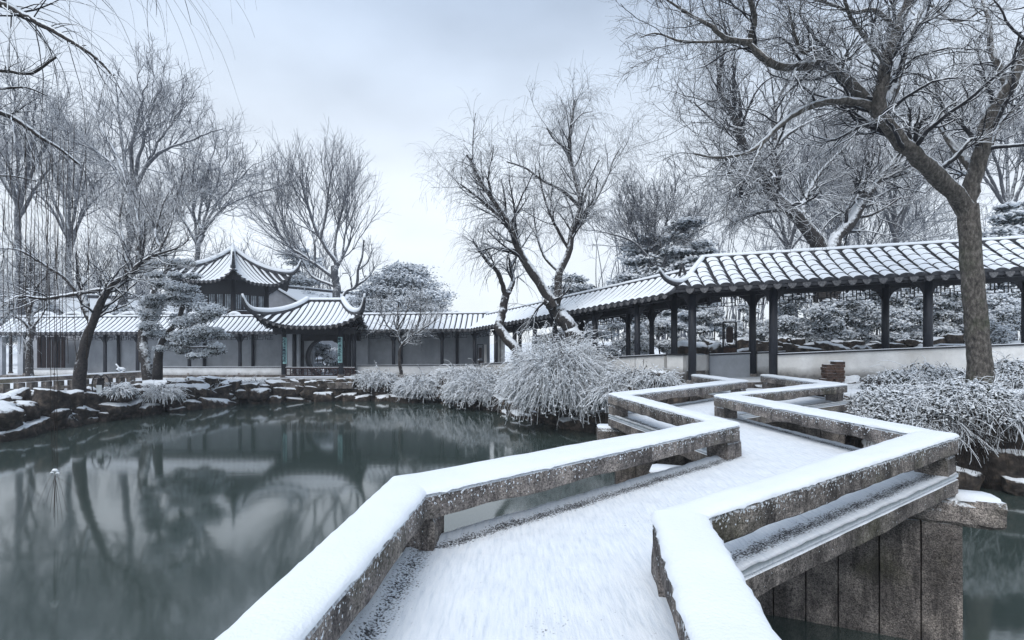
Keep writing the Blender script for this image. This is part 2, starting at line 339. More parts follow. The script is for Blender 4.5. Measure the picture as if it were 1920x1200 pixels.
def snow_strip(l0, r0, l1, r1, z, parent, th=.035, n=46, seed=0):
    vs = [-.03, -.015, .05, .16, .35, .5, .65, .84, .95, 1.015, 1.03]; hs = [-.012, .35, .72, .95, 1.05, 1, 1.05, .95, .72, .35, -.012]
    k = len(vs); t = np.linspace(0, 1, n)[:, None]; L = l0+(l1-l0)*t; R = r0+(r1-r0)*t; V = np.zeros((n, k, 3))
    for i in range(k):
        V[:, i, :2] = L+(R-L)*vs[i]; V[:, i, 2] = z+th*hs[i]
    e = hash_noise(V, 9, seed)*.5+hash_noise(V, 31, seed+2)*.5
    w = (R-L); w = w/np.linalg.norm(w, axis=1, keepdims=True)
    for i in (0, 1, k-2, k-1):
        sgn = -1 if i < 2 else 1; V[:, i, :2] += w*(e[:, i, None]*.016*sgn); V[:, i, 2] -= np.abs(e[:, i])*.014*(1 if i in (0, k-1) else .3)
    V[:, 2:-2, 2] += (hash_noise(V, 3, seed)*.006+hash_noise(V, 8, seed+1)*.003)[:, 2:-2]
    b = np.arange(n-1)[:, None]*k; i = np.arange(k-1)[None]
    Q = np.stack([b+i, b+k+i, b+k+i+1, b+i+1], -1).reshape(-1, 4)[:, ::-1]
    m = MB(); m.add(V.reshape(-1, 3), Q); return m.build('snow_layer', M['snow'], parent, True)
ZB, ZT = .225, .415
for s in range(5):
    for (A, B, sd_) in ((LO, LI, 10), (RI, RO, 50)):
        j = .003 if s % 2 else 0.
        o = beam('railing_beam', A[s], B[s], A[s+1], B[s+1], ZB+j, ZT+j, M['granite'], br, 44 if s < 3 else 24, sd_+s, .009)
        snow_strip(A[s], B[s], A[s+1], B[s+1], ZT, o, .036, 90 if s < 3 else 36, 7)
def post(cx, cy, ax, ay, w, d, seed):
    """block under a railing corner"""
    u = np.array([ax, ay])/math.hypot(ax, ay); v = np.array([-u[1], u[0]]); c = np.array([cx, cy])
    l0 = c-u*w/2+v*d/2; r0 = c-u*w/2-v*d/2; l1 = c+u*w/2+v*d/2; r1 = c+u*w/2-v*d/2
    beam('railing_post', l0, r0, l1, r1, -.005, ZB+.002, M['granite'], br, 7, seed, .010, .035)
for A, B, sd_ in ((LO, LI, 70), (RI, RO, 90)):
    for i in range(1, 6):
        c = (A[i]+B[i])/2; d = A[i]-A[i-1]; e = B[i]-A[i]
        if i == 5: c = c-d/np.linalg.norm(d)*.2
        dd = d
        w = .31
        if i == 1 and sd_ == 70: e_ = e if False else (A[2]-A[1]); c = c+e_/np.linalg.norm(e_)*.09; w = .34
        post(c[0], c[1], dd[0], dd[1], w, .27, sd_+i)
# deck: three long slabs per span, then the trodden snow on them
LD = [p.copy() for p in LO]; LD[1] = LO[1]*.45+LI[1]*.55; LD[0] = LO[0]*.8+LI[0]*.2; LD[2] = LO[2]*.62+LI[2]*.38
def bil(l0, r0, l1, r1, t, v): return (l0+(l1-l0)*t)*(1-v)+(r0+(r1-r0)*t)*v
for s in range(5):
    l0, r0, l1, r1 = LD[s], RO[s], LD[s+1], RO[s+1]
    cuts = [0, .34, .67, 1]
    for c in range(3):
        g = .004; v0, v1 = cuts[c]+g*(c > 0), cuts[c+1]-g*(c < 2)
        j = .002*(c % 2)+.001*s
        beam('deck_slab', bil(l0, r0, l1, r1, 0, v0), bil(l0, r0, l1, r1, 0, v1), bil(l0, r0, l1, r1, 1, v0), bil(l0, r0, l1, r1, 1, v1), -.20-j, -.012-j, M['granite'], br, 26 if s < 3 else 12, 120+s*3+c, .008)
    n, k = (90, 60) if s < 3 else (40, 30)
    T_, V_ = np.meshgrid(np.linspace(0, 1, n), np.linspace(0, 1, k), indexing='ij')
    p = bil(l0, r0, l1, r1, T_[..., None], V_[..., None])
    wid = np.linalg.norm(p[:, -1]-p[:, 0], axis=1)[:, None]; el_ = V_*wid; er = (1-V_)*wid     # metres from either edge
    q3 = np.concatenate([p, p[..., :1]*0], -1); nz_ = hash_noise(q3, 4, s)*.010+hash_noise(q3, 15, s)*.006
    def edge(e):
        e = e+nz_; bead = np.exp(-((e-.035)/.045)**2); band = np.exp(-((e-.185)/.10)**2); return bead, band
    b1, d1 = edge(el_); b2, d2 = edge(er)
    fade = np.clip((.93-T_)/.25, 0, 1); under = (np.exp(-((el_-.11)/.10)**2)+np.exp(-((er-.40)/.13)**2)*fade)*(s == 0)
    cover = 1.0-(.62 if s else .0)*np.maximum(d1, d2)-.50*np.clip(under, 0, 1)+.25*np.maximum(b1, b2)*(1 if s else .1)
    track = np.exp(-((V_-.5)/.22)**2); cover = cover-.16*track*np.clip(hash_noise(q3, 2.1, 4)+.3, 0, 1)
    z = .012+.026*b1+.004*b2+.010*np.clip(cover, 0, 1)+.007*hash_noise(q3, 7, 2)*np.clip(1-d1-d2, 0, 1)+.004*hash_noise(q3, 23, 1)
    V = np.concatenate([p, z[..., None]], -1).reshape(-1, 3)
    a = np.arange(n-1)[:, None]*k+np.arange(k-1)[None]; Q = np.stack([a, a+k, a+k+1, a+1], -1).reshape(-1, 4)[:, ::-1]
    bo = [V[i*k+c]-np.array([0, 0, .0135+V[i*k+c][2]]) for c in (0, k-1) for i in range(n)]
    m = MB(); nb = n*k
    E1 = [(i*k, nb+i, nb+i+1, (i+1)*k) for i in range(n-1)]+[(i*k+k-1, (i+1)*k+k-1, nb+n+i+1, nb+n+i) for i in range(n-1)]
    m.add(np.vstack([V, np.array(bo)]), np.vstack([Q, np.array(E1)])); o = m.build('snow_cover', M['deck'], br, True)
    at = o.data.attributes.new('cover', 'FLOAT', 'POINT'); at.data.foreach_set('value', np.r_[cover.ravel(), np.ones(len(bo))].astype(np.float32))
# piers at the three corners over water: cross beam + upright slabs
def pier(c_l, c_r, ext_l, ext_r, nslab, seed, dz=0, wob=0):
    d = c_r-c_l; L = np.linalg.norm(d); u = d/L; v = np.array([-u[1], u[0]])
    a = c_l-u*ext_l; b = c_r+u*ext_r; h = .20
    n = 16; o = beam('cross_beam', a+v*h, a-v*h, b+v*h, b-v*h, -.475, -.215, M['granite'], br, 30, seed, .02, .06)
    for s_, e_ in ((a, u), (b, -u)):   # round nosed snow patch on each projecting end
        m = MB(); k = 14
        ring = [s_+e_*.02+e_*(.26*(1-math.cos(t)))*.9+v*(h*.92)*math.sin(t) for t in np.linspace(-math.pi/2*.98, math.pi/2*.98, k)]
        base = ([s_+e_*ext_ for ext_ in (.4,)])
        pts = [s_+e_*.38-v*h*.95, s_+e_*.05-v*h*.9, s_-e_*.0-v*h*.5, s_-e_*.0+v*h*.5, s_+e_*.05+v*h*.9, s_+e_*.38+v*h*.95]
        lo = [(*p_, -.222) for p_ in pts]; hi = [(*(p_*.94+(s_+e_*.2)*.06), -.188) for p_ in pts]; kk = len(pts); cc = (*(s_+e_*.2), -.18)
        m.add(lo+hi+[cc], [(i, (i+1) % kk, kk+(i+1) % kk, kk+i) for i in range(kk)], [(kk+i, kk+(i+1) % kk, 2*kk) for i in range(kk)])
        m.build('snow_patch', M['snow'], o, True)
    a2 = c_l-u*(ext_l-.34); b2 = c_r+u*(ext_r-.34); h2 = .17
    ws = rng.uniform(.85, 1.15, nslab); cs = np.r_[0, np.cumsum(ws)]/ws.sum()
    for i in range(nslab):
        p0 = a2+(b2-a2)*cs[i]; p1 = a2+(b2-a2)*cs[i+1]; q0 = p0+u*.007; q1 = p1-u*.007; jj = rng.uniform(-.008, .008)
        hh = h2+jj; m = MB(); nzz = 9; zs = np.linspace(-2.55, -.477, nzz)
        V = []
        for z in zs:
            tp = 1.0+.05*(-.477-z)/2.0; w_ = hh*tp
            V += [(*(q0-v*w_), z), (*((q0+q1)/2-v*(w_+.006)), z), (*(q1-v*w_), z), (*(q1+v*w_), z), (*(q0+v*w_), z)]
        V = np.array(V); V += (hash_noise(V, 6, i)*.008)[:, None]*np.array([v[0], v[1], 0])
        Q = [(r*5+c, r*5+(c+1) % 5, (r+1)*5+(c+1) % 5, (r+1)*5+c) for r in range(nzz-1) for c in range(5)]
        m.add(V, Q, [((nzz-1)*5, (nzz-1)*5+c, (nzz-1)*5+c+1) for c in (1, 2, 3)]); m.build('pier_slab', M['pier'], br)
pier((LO[1]+LI[1])/2+np.array([.1, .1]), (RI[1]+RO[1])/2, .1, .1, 5, 201)
pier(LI[2]+np.array([-.45, .22]), RO[2]+np.array([-.05, .03]), .55, .38, 8, 202)
pier(LO[3]+np.array([.25, .05]), RO[3]+np.array([.0, .0]), .45, .5, 6, 203)
pier((LO[4]+LI[4])/2+np.array([-.2, .1]), (RI[4]+RO[4])/2+np.array([.1, 0]), .3, .45, 5, 204)
# ================================================================== BUILDINGS
def arc_profile(t): return .78*t+.22*t*t
class Wing:
    """a straight piece of covered corridor: u along the front, d towards the back, h above the (sloping) floor"""
    def __init__(s, root, A, B, width, he, rise, over):
        s.root = root; s.A = np.array(A, float); s.B = np.array(B, float); s.w = width; s.he = he; s.rise = rise; s.o = over
        e = (s.B-s.A)[:2]; s.L = np.linalg.norm(e); e = e/s.L; s.nrm = np.array([-e[1], e[0], 0]); s.e = np.array([*e, 0])
    def p(s, l, d, h): return s.A+(s.B-s.A)*(l/s.L)+s.nrm*d+np.array([0, 0, h])
    def blk(s, m, l0, l1, d0, d1, h0, h1, mi=0):
        return m.prism([s.p(l0, d0, h0), s.p(l1, d0, h0), s.p(l1, d1, h0), s.p(l0, d1, h0), s.p(l0, d0, h1), s.p(l1, d0, h1), s.p(l1, d1, h1), s.p(l0, d1, h1)], mi)
    def rh(s, t): return s.he+s.rise*arc_profile(t)
    def rd(s, t): return -s.o+t*(s.w/2+s.o)
    def roof(s, pitch, width, hgt, seg=1, l0=0., l1=None, hip=None, back=True, rowname='tile_row', droop=None):
        l1 = s.L if l1 is None else l1; r = s.root
        m = MB(); nt = 6; N = max(2, int((l1-l0)/1.2))
        for side in ((0, 1) if back else (0,)):
            for i in range(N):
                la, lb = l0+(l1-l0)*i/N, l0+(l1-l0)*(i+1)/N
                for k in range(nt):
                    ta, tb = k/nt, (k+1)/nt
                    if hip and side == 0 and la < hip and hip > 0: pass
                    f = (lambda d: d) if side == 0 else (lambda d: s.w-d)
                    da, db = f(s.rd(ta)), f(s.rd(tb))
                    q = [s.p(la, da, s.rh(ta)-.09), s.p(lb, da, s.rh(ta)-.09), s.p(lb, db, s.rh(tb)-.09), s.p(la, db, s.rh(tb)-.09), s.p(la, da, s.rh(ta)), s.p(lb, da, s.rh(ta)), s.p(lb, db, s.rh(tb)), s.p(la, db, s.rh(tb))]
                    if hip:
                        for c, (l_, t_) in enumerate(((la, ta), (lb, ta), (lb, tb), (la, tb))):
                            lim = l0+t_*hip
                            if l_ < lim: q[c] = s.p(lim, f(s.rd(t_)), s.rh(t_)-.09); q[c+4] = s.p(lim, f(s.rd(t_)), s.rh(t_))
                    m.prism(q)
        m.build('roof_deck', M['tile'], r)
        n = int((l1-l0)/pitch); k5 = 9
        ca = np.linspace(0, math.pi, k5); cx = -np.cos(ca)*.5; cz = np.sin(ca)**.8
        dm = MB()
        for i in range(n):
            l = l0+(i+.5)*(l1-l0)/n+rng.normal(0, pitch*.03); tmax = 1.0
            if hip and l-l0 < hip: tmax = max(.06, (l-l0)/hip-.04)
            ns_ = max(1, int(round(seg*tmax))) if seg > 1 else 1
            for j in range(ns_):
                ta, tb = tmax*j/ns_, tmax*(j+1)/ns_
                K = 2 if seg > 1 else 6
                ts = np.linspace(ta, min(tb+(.012 if seg > 1 else 0), 1), K+1) if seg > 1 else np.linspace(ta, tb, K+1)
                V = []; st = (.022 if seg > 1 else 0)
                jx = rng.normal(0, .012) if seg > 1 else 0
                wv = width*rng.uniform(.94, 1.05) if seg > 1 else width
                for q_, t in enumerate(ts):
                    lift = st*(1-q_/K); gap = (1-.05*q_/K)
                    hh = hgt*(rng.uniform(.92, 1.1) if seg == 1 else 1.0)
                    for c in range(k5): V.append(s.p(l+jx+cx[c]*wv*gap, s.rd(t)+(-.02 if (j == 0 and q_ == 0) else 0), s.rh(t)-.01+lift+cz[c]*hh))
                Q = [(q_*k5+c, (q_+1)*k5+c, (q_+1)*k5+c+1, q_*k5+c+1) for q_ in range(K) for c in range(k5-1)]
                mi = [1 if c in (0, k5-2) else 0 for q_ in range(K) for c in range(k5-1)]
                m = MB(); m.add(V, [q_[::-1] for q_ in Q], m=mi)
                m.add(V[:k5], [], [(0, c+1, c) for c in range(1, k5-1)], m=1)
                m.build('cover_tile' if seg > 1 else rowname, [M['rsnow'], M['tile']], r, True)
            if True:   # hanging drip tile at the eave between rows
                lc = l+pitch/2; w2 = pitch*.30; dr = .62*pitch
                f8 = [(-1, .02), (1, .02), (.92, -.35*dr/pitch), (.5, -.8*dr/pitch), (0, -1.0*dr/pitch), (-.5, -.8*dr/pitch), (-.92, -.35*dr/pitch)]
                pf = [s.p(lc+x*w2, -s.o-.035-.01, s.he+z*pitch*.62) for x, z in f8]; pb = [q+s.nrm*.03 for q in pf]; kk = len(pf)
                m = MB() if seg > 1 else dm
                m.add(pf+pb, [(c, kk+c, kk+(c+1) % kk, (c+1) % kk) for c in range(kk)], [(0, c, c+1) for c in range(1, kk-1)])
                if seg > 1: m.build('drip_tile', M['drip'], r)
        if seg == 1: prop(dm.build('drip_tile_fringe', M['drip'], r), kind='stuff')
        # ridge roll with snow
        m = MB(); hh = s.rh(1); lr0 = l0+(hip or 0)
        s.blk(m, lr0, l1, s.w/2-.09, s.w/2+.09, hh-.08, hh+.06); o = m.build('ridge_tile', M['tile'], r)
        m = MB(); m.tube([s.p(l, s.w/2, hh+.075+.008*math.sin(l*7)) for l in np.linspace(lr0, l1, max(8, int((l1-lr0)*2)))], np.full(max(8, int((l1-lr0)*2)), .085), 8)
        m.build('snow_layer', M['snow'], o, True)
    def column(s, l, d, h0, h1, rad, bracket=True):
        m = MB(); a, b = s.p(l, d, h0), s.p(l, d, h1)
        m.tube([a, a+(b-a)*.5, b], [rad*1.03, rad, rad*.96], 12)
        o = m.build('column', M['column'], s.root, True)
        m = MB(); m.tube([a+np.array([0, 0, -.0]), a+np.array([0, 0, .10])], [rad*1.5, rad*1.25], 10); m.build('column_base', M['pier'], o)
        if bracket:
            for sg in (-1, 1):
                m = MB(); pts = [(0.0, 0), (.36, 0), (.33, -.06), (.2, -.10), (.1, -.22), (.0, -.42)]
                fr = [s.p(l+sg*(x+rad*.8), d-.025, h1-.16+z) for x, z in pts]; bk = [s.p(l+sg*(x+rad*.8), d+.025, h1-.16+z) for x, z in pts]; kk = len(pts)
                m.add(fr+bk, [(c, (c+1) % kk, kk+(c+1) % kk, kk+c) for c in range(kk)], [(0, c, c+1) for c in range(1, kk-1)]+[(kk, kk+c+1, kk+c) for c in range(1, kk-1)])
                m.build('bracket', M['wood'], o)
    def beams(s, l0, l1, th=.16):
        for d in (0., s.w):
            m = MB(); s.blk(m, l0, l1, d-th/2, d+th/2, s.he-.10, s.he+.10); m.build('eave_beam', M['wood'], s.root)
        n = max(2, int((l1-l0)/.55))
        for i in range(n):
            l = l0+(i+.5)*(l1-l0)/n; m = MB()
            for t0, t1 in ((0, .5), (.5, 1)):
                m.bar(s.p(l, s.rd(t0), s.rh(t0)-.13), s.p(l, s.rd(t1), s.rh(t1)-.13), .07, .07)
                m.bar(s.p(l, s.w-s.rd(t0), s.rh(t0)-.13), s.p(l, s.w-s.rd(t1), s.rh(t1)-.13), .07, .07)
            m.build('rafter', M['wood'], s.root)
    def lattice(s, l0, l1, d, htop, hh=.28, th=.025, unit=.40):
        m = MB(); hb = htop-hh
        def bar(la, ha, lb, hb_): m.bar(s.p(la, d, ha), s.p(lb, d, hb_), th, th, up=tuple(s.nrm))
        bar(l0, htop, l1, htop); n = max(2, int((l1-l0)/unit)); w = (l1-l0)/n
        for i in range(n):
            a = l0+i*w
            if i % 2 == 0:
                bar(a, htop-hh*.33, a+w, htop-hh*.33); bar(a+w*.3, htop, a+w*.3, htop-hh*.66); bar(a+w*.7, htop-hh*.33, a+w*.7, hb); bar(a, hb, a+w*.7, hb)
            else:
                bar(a, htop-hh*.66, a+w, htop-hh*.66); bar(a+w*.25, htop-hh*.66, a+w*.25, hb); bar(a+w*.7, htop, a+w*.7, htop-hh*.66); bar(a+w*.25, hb, a+w, hb)
            bar(a, htop, a, hb)
        m.build('hanging_lattice', M['wood'], s.root)
    def wall(s, l0, l1, d, th, h0, h1, mat, name='low_wall', cope=True, n=None):
        m = MB(); s.blk(m, l0, l1, d-th/2, d+th/2, h0, h1); o = m.build(name, mat, s.root)
        if cope:
            m = MB(); s.blk(m, l0-.01, l1+.01, d-th/2-.05, d+th/2+.05, h1+.002, h1+.05); c = m.build('seat_board', M['wood'], o)
            m = MB(); s.blk(m, l0-.01, l1+.01, d-th/2-.055, d-th/2+.02, h1+.05, h1+.066); m.build('snow_line', M['snow'], o)
        return o
def px_l(w, x, d=0.):
    """length along a wing whose point at depth d shows at picture column x"""
    k = (x-CX)/FPX; a = w.A+w.nrm*d; e = w.B-w.A
    return (k*a[1]-a[0])/(e[0]-k*e[1])*w.L
# ---- near right corridor, floor climbing gently to the right
A = np.array([4.75, 16.35, .05]); B = np.array([17.5, 15.05, .62])
cr1 = thing('covered_corridor', 'near open garden corridor on the right with big snow-covered barrel tiles and dark posts', 'corridor', A, 'covered corridors round the pond')
w1 = Wing(cr1, A, B, 1.9, 2.98, 1.12, .62)
w1.roof(.415, .385, .125, seg=6, l0=px_l(w1, 1266, -.6), l1=w1.L, hip=1.25)
f1 = [px_l(w1, 1298), px_l(w1, 1450), px_l(w1, 1740), px_l(w1, 1740)+4.6]
for l in f1: w1.column(l, 0, 0, 3.02, .125)
for l in (px_l(w1, 1264, 1.9), px_l(w1, 1411, 1.9), px_l(w1, 1660, 1.9), px_l(w1, 1660, 1.9)+4.4): w1.column(l, 1.9, 0, 3.02, .115)
w1.beams(px_l(w1, 1275), w1.L)
for a, b in ((px_l(w1, 1275, 1.9), px_l(w1, 1405, 1.9)), (px_l(w1, 1415, 1.9), px_l(w1, 1655, 1.9)), (px_l(w1, 1665, 1.9), px_l(w1, 1665, 1.9)+4.2)):
    w1.lattice(a, b, 1.9, 2.86, .34)
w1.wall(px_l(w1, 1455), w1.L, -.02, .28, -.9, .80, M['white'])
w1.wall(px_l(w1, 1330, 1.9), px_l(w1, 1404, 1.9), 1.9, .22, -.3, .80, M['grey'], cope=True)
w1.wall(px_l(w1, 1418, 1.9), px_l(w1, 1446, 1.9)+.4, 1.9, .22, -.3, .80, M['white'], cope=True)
m = MB(); w1.blk(m, .2, w1.L, -.35, 2.2, -.7, 0.0); m.build('floor_slab', M['pier'], cr1)
# upturned hip end on the left of the near roof
def ridge_curve(pts, rad, parent, name='hip_ridge'):
    c = spline(pts, 30); m = MB()
    rr = np.full(30, rad)*np.r_[np.linspace(1, 1, 20), np.linspace(1, .35, 10)]
    m.tube(c-np.array([0, 0, rad*.9]), rr*1.05, 8); o = m.build(name, M['tile'], parent, True)
    m = MB(); m.tube(c+np.array([0, 0, rad*.35]), rr*.98, 8); m.build('snow_layer', M['snow'], o, True); return o
l0 = px_l(w1, 1266, -.6); tp = w1.p(l0+1.25, .95, w1.rh(1)+.05); mid = w1.p(l0+.45, -.05, w1.rh(.36)+.02)
ridge_curve([tp, w1.p(l0+.85, .45, w1.rh(.68)+.06), mid, w1.p(l0+.02, -.62, w1.he+.24), w1.p(l0-.35, -.85, w1.he+.38), w1.p(l0-.55, -1.0, w1.he+.62)], .085, cr1)
m = MB(); e0 = w1.p(l0, -.62, w1.he); e1 = w1.p(l0, 2.5, w1.he); t1 = w1.p(l0+1.25, .95, w1.rh(1))
m.add([e0, e1, t1, e0-[0, 0, .09], e1-[0, 0, .09], t1-np.array([0, 0, .09])], [], [(0, 2, 1), (3, 4, 5)]); m.add([e0, e1, e1-[0, 0, .09], e0-[0, 0, .09]], [(0, 1, 2, 3)]); m.build('hip_end', M['tile'], cr1)
# ---- middle corridor, coming towards the viewer
A = np.array([-2.1, 29.0, -.42]); B = np.array([5.35, 17.05, .42])
cr2 = thing('covered_corridor', 'middle stretch of covered corridor rising towards the viewer behind the snowy drooping bush', 'corridor', A, 'covered corridors round the pond')
w2 = Wing(cr2, A, B, 1.9, 2.52, .92, .5)
w2.roof(.33, .295, .10, l0=-.3, l1=w2.L+.2)
for x in (890, 930, 965, 1003, 1040, 1116, 1195): w2.column(px_l(w2, x), 0, 0, 2.5, .11)
for x in (940, 975, 1090, 1178, 1222): w2.column(px_l(w2, x, 1.9), 1.9, 0, 2.5, .10)
w2.beams(0, w2.L)
for a, b in ((893, 927), (933, 962), (968, 1000), (1006, 1036)): w2.lattice(px_l(w2, a), px_l(w2, b), 0, 2.36, .26)
for a, b in ((1092, 1176), (1180, 1220)): w2.lattice(px_l(w2, a, 1.9), px_l(w2, b, 1.9), 1.9, 2.36, .24)
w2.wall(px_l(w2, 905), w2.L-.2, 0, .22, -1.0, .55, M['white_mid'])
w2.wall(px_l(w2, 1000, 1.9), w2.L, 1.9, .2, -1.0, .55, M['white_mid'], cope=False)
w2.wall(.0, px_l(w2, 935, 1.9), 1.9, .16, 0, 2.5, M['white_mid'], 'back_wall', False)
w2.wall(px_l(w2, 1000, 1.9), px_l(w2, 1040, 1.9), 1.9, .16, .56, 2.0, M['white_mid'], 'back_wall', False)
m = MB(); w2.blk(m, 0, w2.L, -.2, 2.1, -.7, 0.0); m.build('floor_slab', M['pier'], cr2)
# short wall end where the middle corridor meets the near one
m = MB(); m.prism([(5.20, 17.0, -.6), (5.55, 16.45, -.6), (5.72, 16.6, -.6), (5.4, 17.2, -.6), (5.20, 17.0, .98), (5.55, 16.45, .98), (5.72, 16.6, .98), (5.4, 17.2, .98)]); o = m.build('end_wall', M['white'], cr2)
m = MB(); m.prism([(5.15, 16.95, .983), (5.53, 16.38, .983), (5.78, 16.58, .983), (5.4, 17.28, .983), (5.15, 16.95, 1.03), (5.53, 16.38, 1.03), (5.78, 16.58, 1.03), (5.4, 17.28, 1.03)]); m.build('wall_coping', M['wood'], o)
# ---- far corridor right of the half pavilion
A = np.array([-8.9, 29.3, -.48]); B = np.array([-1.9, 29.1, -.42])
cr3 = thing('covered_corridor', 'far grey-walled corridor between the half pavilion and the two leaning willows', 'corridor', A, 'covered corridors round the pond')
w3 = Wing(cr3, A, B, 1.8, 2.55, .95, .5)
w3.roof(.30, .265, .09, l0=-.2, l1=w3.L+.5)
for x in (738, 829): w3.column(px_l(w3, x), 0, 0, 2.5, .10)
for x in (752, 857): w3.column(px_l(w3, x, 1.5), 1.5, 0, 2.5, .09, False)
w3.beams(0, w3.L)
for a, b in ((672, 734), (742, 825), (833, 880)): w3.lattice(px_l(w3, a), px_l(w3, b), 0, 2.38, .26)
w3.wall(0, w3.L+.5, 1.7, .2, -.3, 2.6, M['grey'], 'back_wall', False)
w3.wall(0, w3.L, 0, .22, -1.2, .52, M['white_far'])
m = MB(); w3.blk(m, 0, w3.L, -.2, 2.0, -.6, 0.0); m.build('floor_slab', M['pier'], cr3)
# ---- far corridor left of the half pavilion
A = np.array([-31.5, 30.6, -.55]); B = np.array([-13.0, 30.2, -.5])
cr4 = thing('covered_corridor', 'long grey-walled corridor on the left below the scalloped wall, trees in front', 'corridor', A, 'covered corridors round the pond')
w4 = Wing(cr4, A, B, 1.8, 2.5, .98, .5)
w4.roof(.30, .265, .09, l0=px_l(w4, -5), l1=w4.L-.1)
for x in (48, 105, 197, 258, 355, 450): w4.column(px_l(w4, x), 0, 0, 2.45, .10)
for x in (20, 80, 222, 383, 474): w4.column(px_l(w4, x, 1.5), 1.5, 0, 2.45, .09, False)
w4.beams(px_l(w4, 0), w4.L)
for a, b in ((52, 100), (110, 192), (201, 254), (262, 350), (359, 446), (454, 512)): w4.lattice(px_l(w4, a), px_l(w4, b), 0, 2.34, .26)
w4.wall(px_l(w4, 122), w4.L+.5, 1.7, .2, -.3, 2.5, M['grey'], 'back_wall', False)
w4.wall(px_l(w4, 300), w4.L+.2, 0, .22, -1.2, .42, M['white_far'])
w4.wall(px_l(w4, 66), px_l(w4, 150), 0, .22, -1.2, .34, M['white_far'])
for x0, x1 in ((-4, 7), (36, 46)): w4.wall(px_l(w4, x0), px_l(w4, x1), .02, .25, -.5, 2.3, M['grey'], 'wall_pier', False)
for x in range(70, 122, 9):  # added dark boards standing in for the shade of the open bay
    m = MB(); l = px_l(w4, x, 1.4); w4.blk(m, l, l+.22, 1.38, 1.44, .0, 2.3); m.build('bay_shade_board', M['wood_red'], cr4)
m = MB(); w4.blk(m, 0, w4.L+.5, -.2, 2.0, -.6, 0.0); m.build('floor_slab', M['pier'], cr4)
# ---- scalloped wall behind that corridor
sw = thing('scalloped_wall', 'white garden wall with wavy snow-topped crest showing over the left corridor roof', 'garden wall', (-21, 33.2, -.5))
ys = 33.3
def crest(px0, px1, h0, h1):
    """one cloud-shaped hump of the wall"""
    xa, xb = (px0-CX)/FPX*ys, (px1-CX)/FPX*ys; t = np.linspace(0, 1, 15); X = xa+(xb-xa)*t; Z = h0+(h1-h0)*np.sin(t*math.pi)**.8
    f = [(x, ys-.12, -.5) for x in X]+[(x, ys-.12, z) for x, z in zip(X, Z)]+[(x, ys+.12, -.5) for x in X]+[(x, ys+.12, z) for x, z in zip(X, Z)]; n = 15
    m = MB(); m.add(f, [(i, i+1, n+i+1, n+i) for i in range(n-1)]+[(2*n+i+1, 2*n+i, 3*n+i, 3*n+i+1) for i in range(n-1)]+[(n+i, n+i+1, 3*n+i+1, 3*n+i) for i in range(n-1)])
    o = m.build('wall_section', M['gable'], sw)
    m = MB(); m.tube([(x, ys, z+.05) for x, z in zip(X, Z)], np.full(n, .16), 8); c = m.build('crest_tile', M['tile'], o, True)
    m = MB(); m.tube([(x, ys-.02, z+.16) for x, z in zip(X, Z)], np.full(n, .15), 8); m.build('snow_layer', M['snow'], o, True)
zc = lambda y: CZ-(y-HY)/FPX*ys
for a, b in ((60, 112), (112, 165), (165, 215), (215, 275), (275, 345), (345, 387), (387, 425), (425, 455)): crest(a, b, zc(603), zc(592))
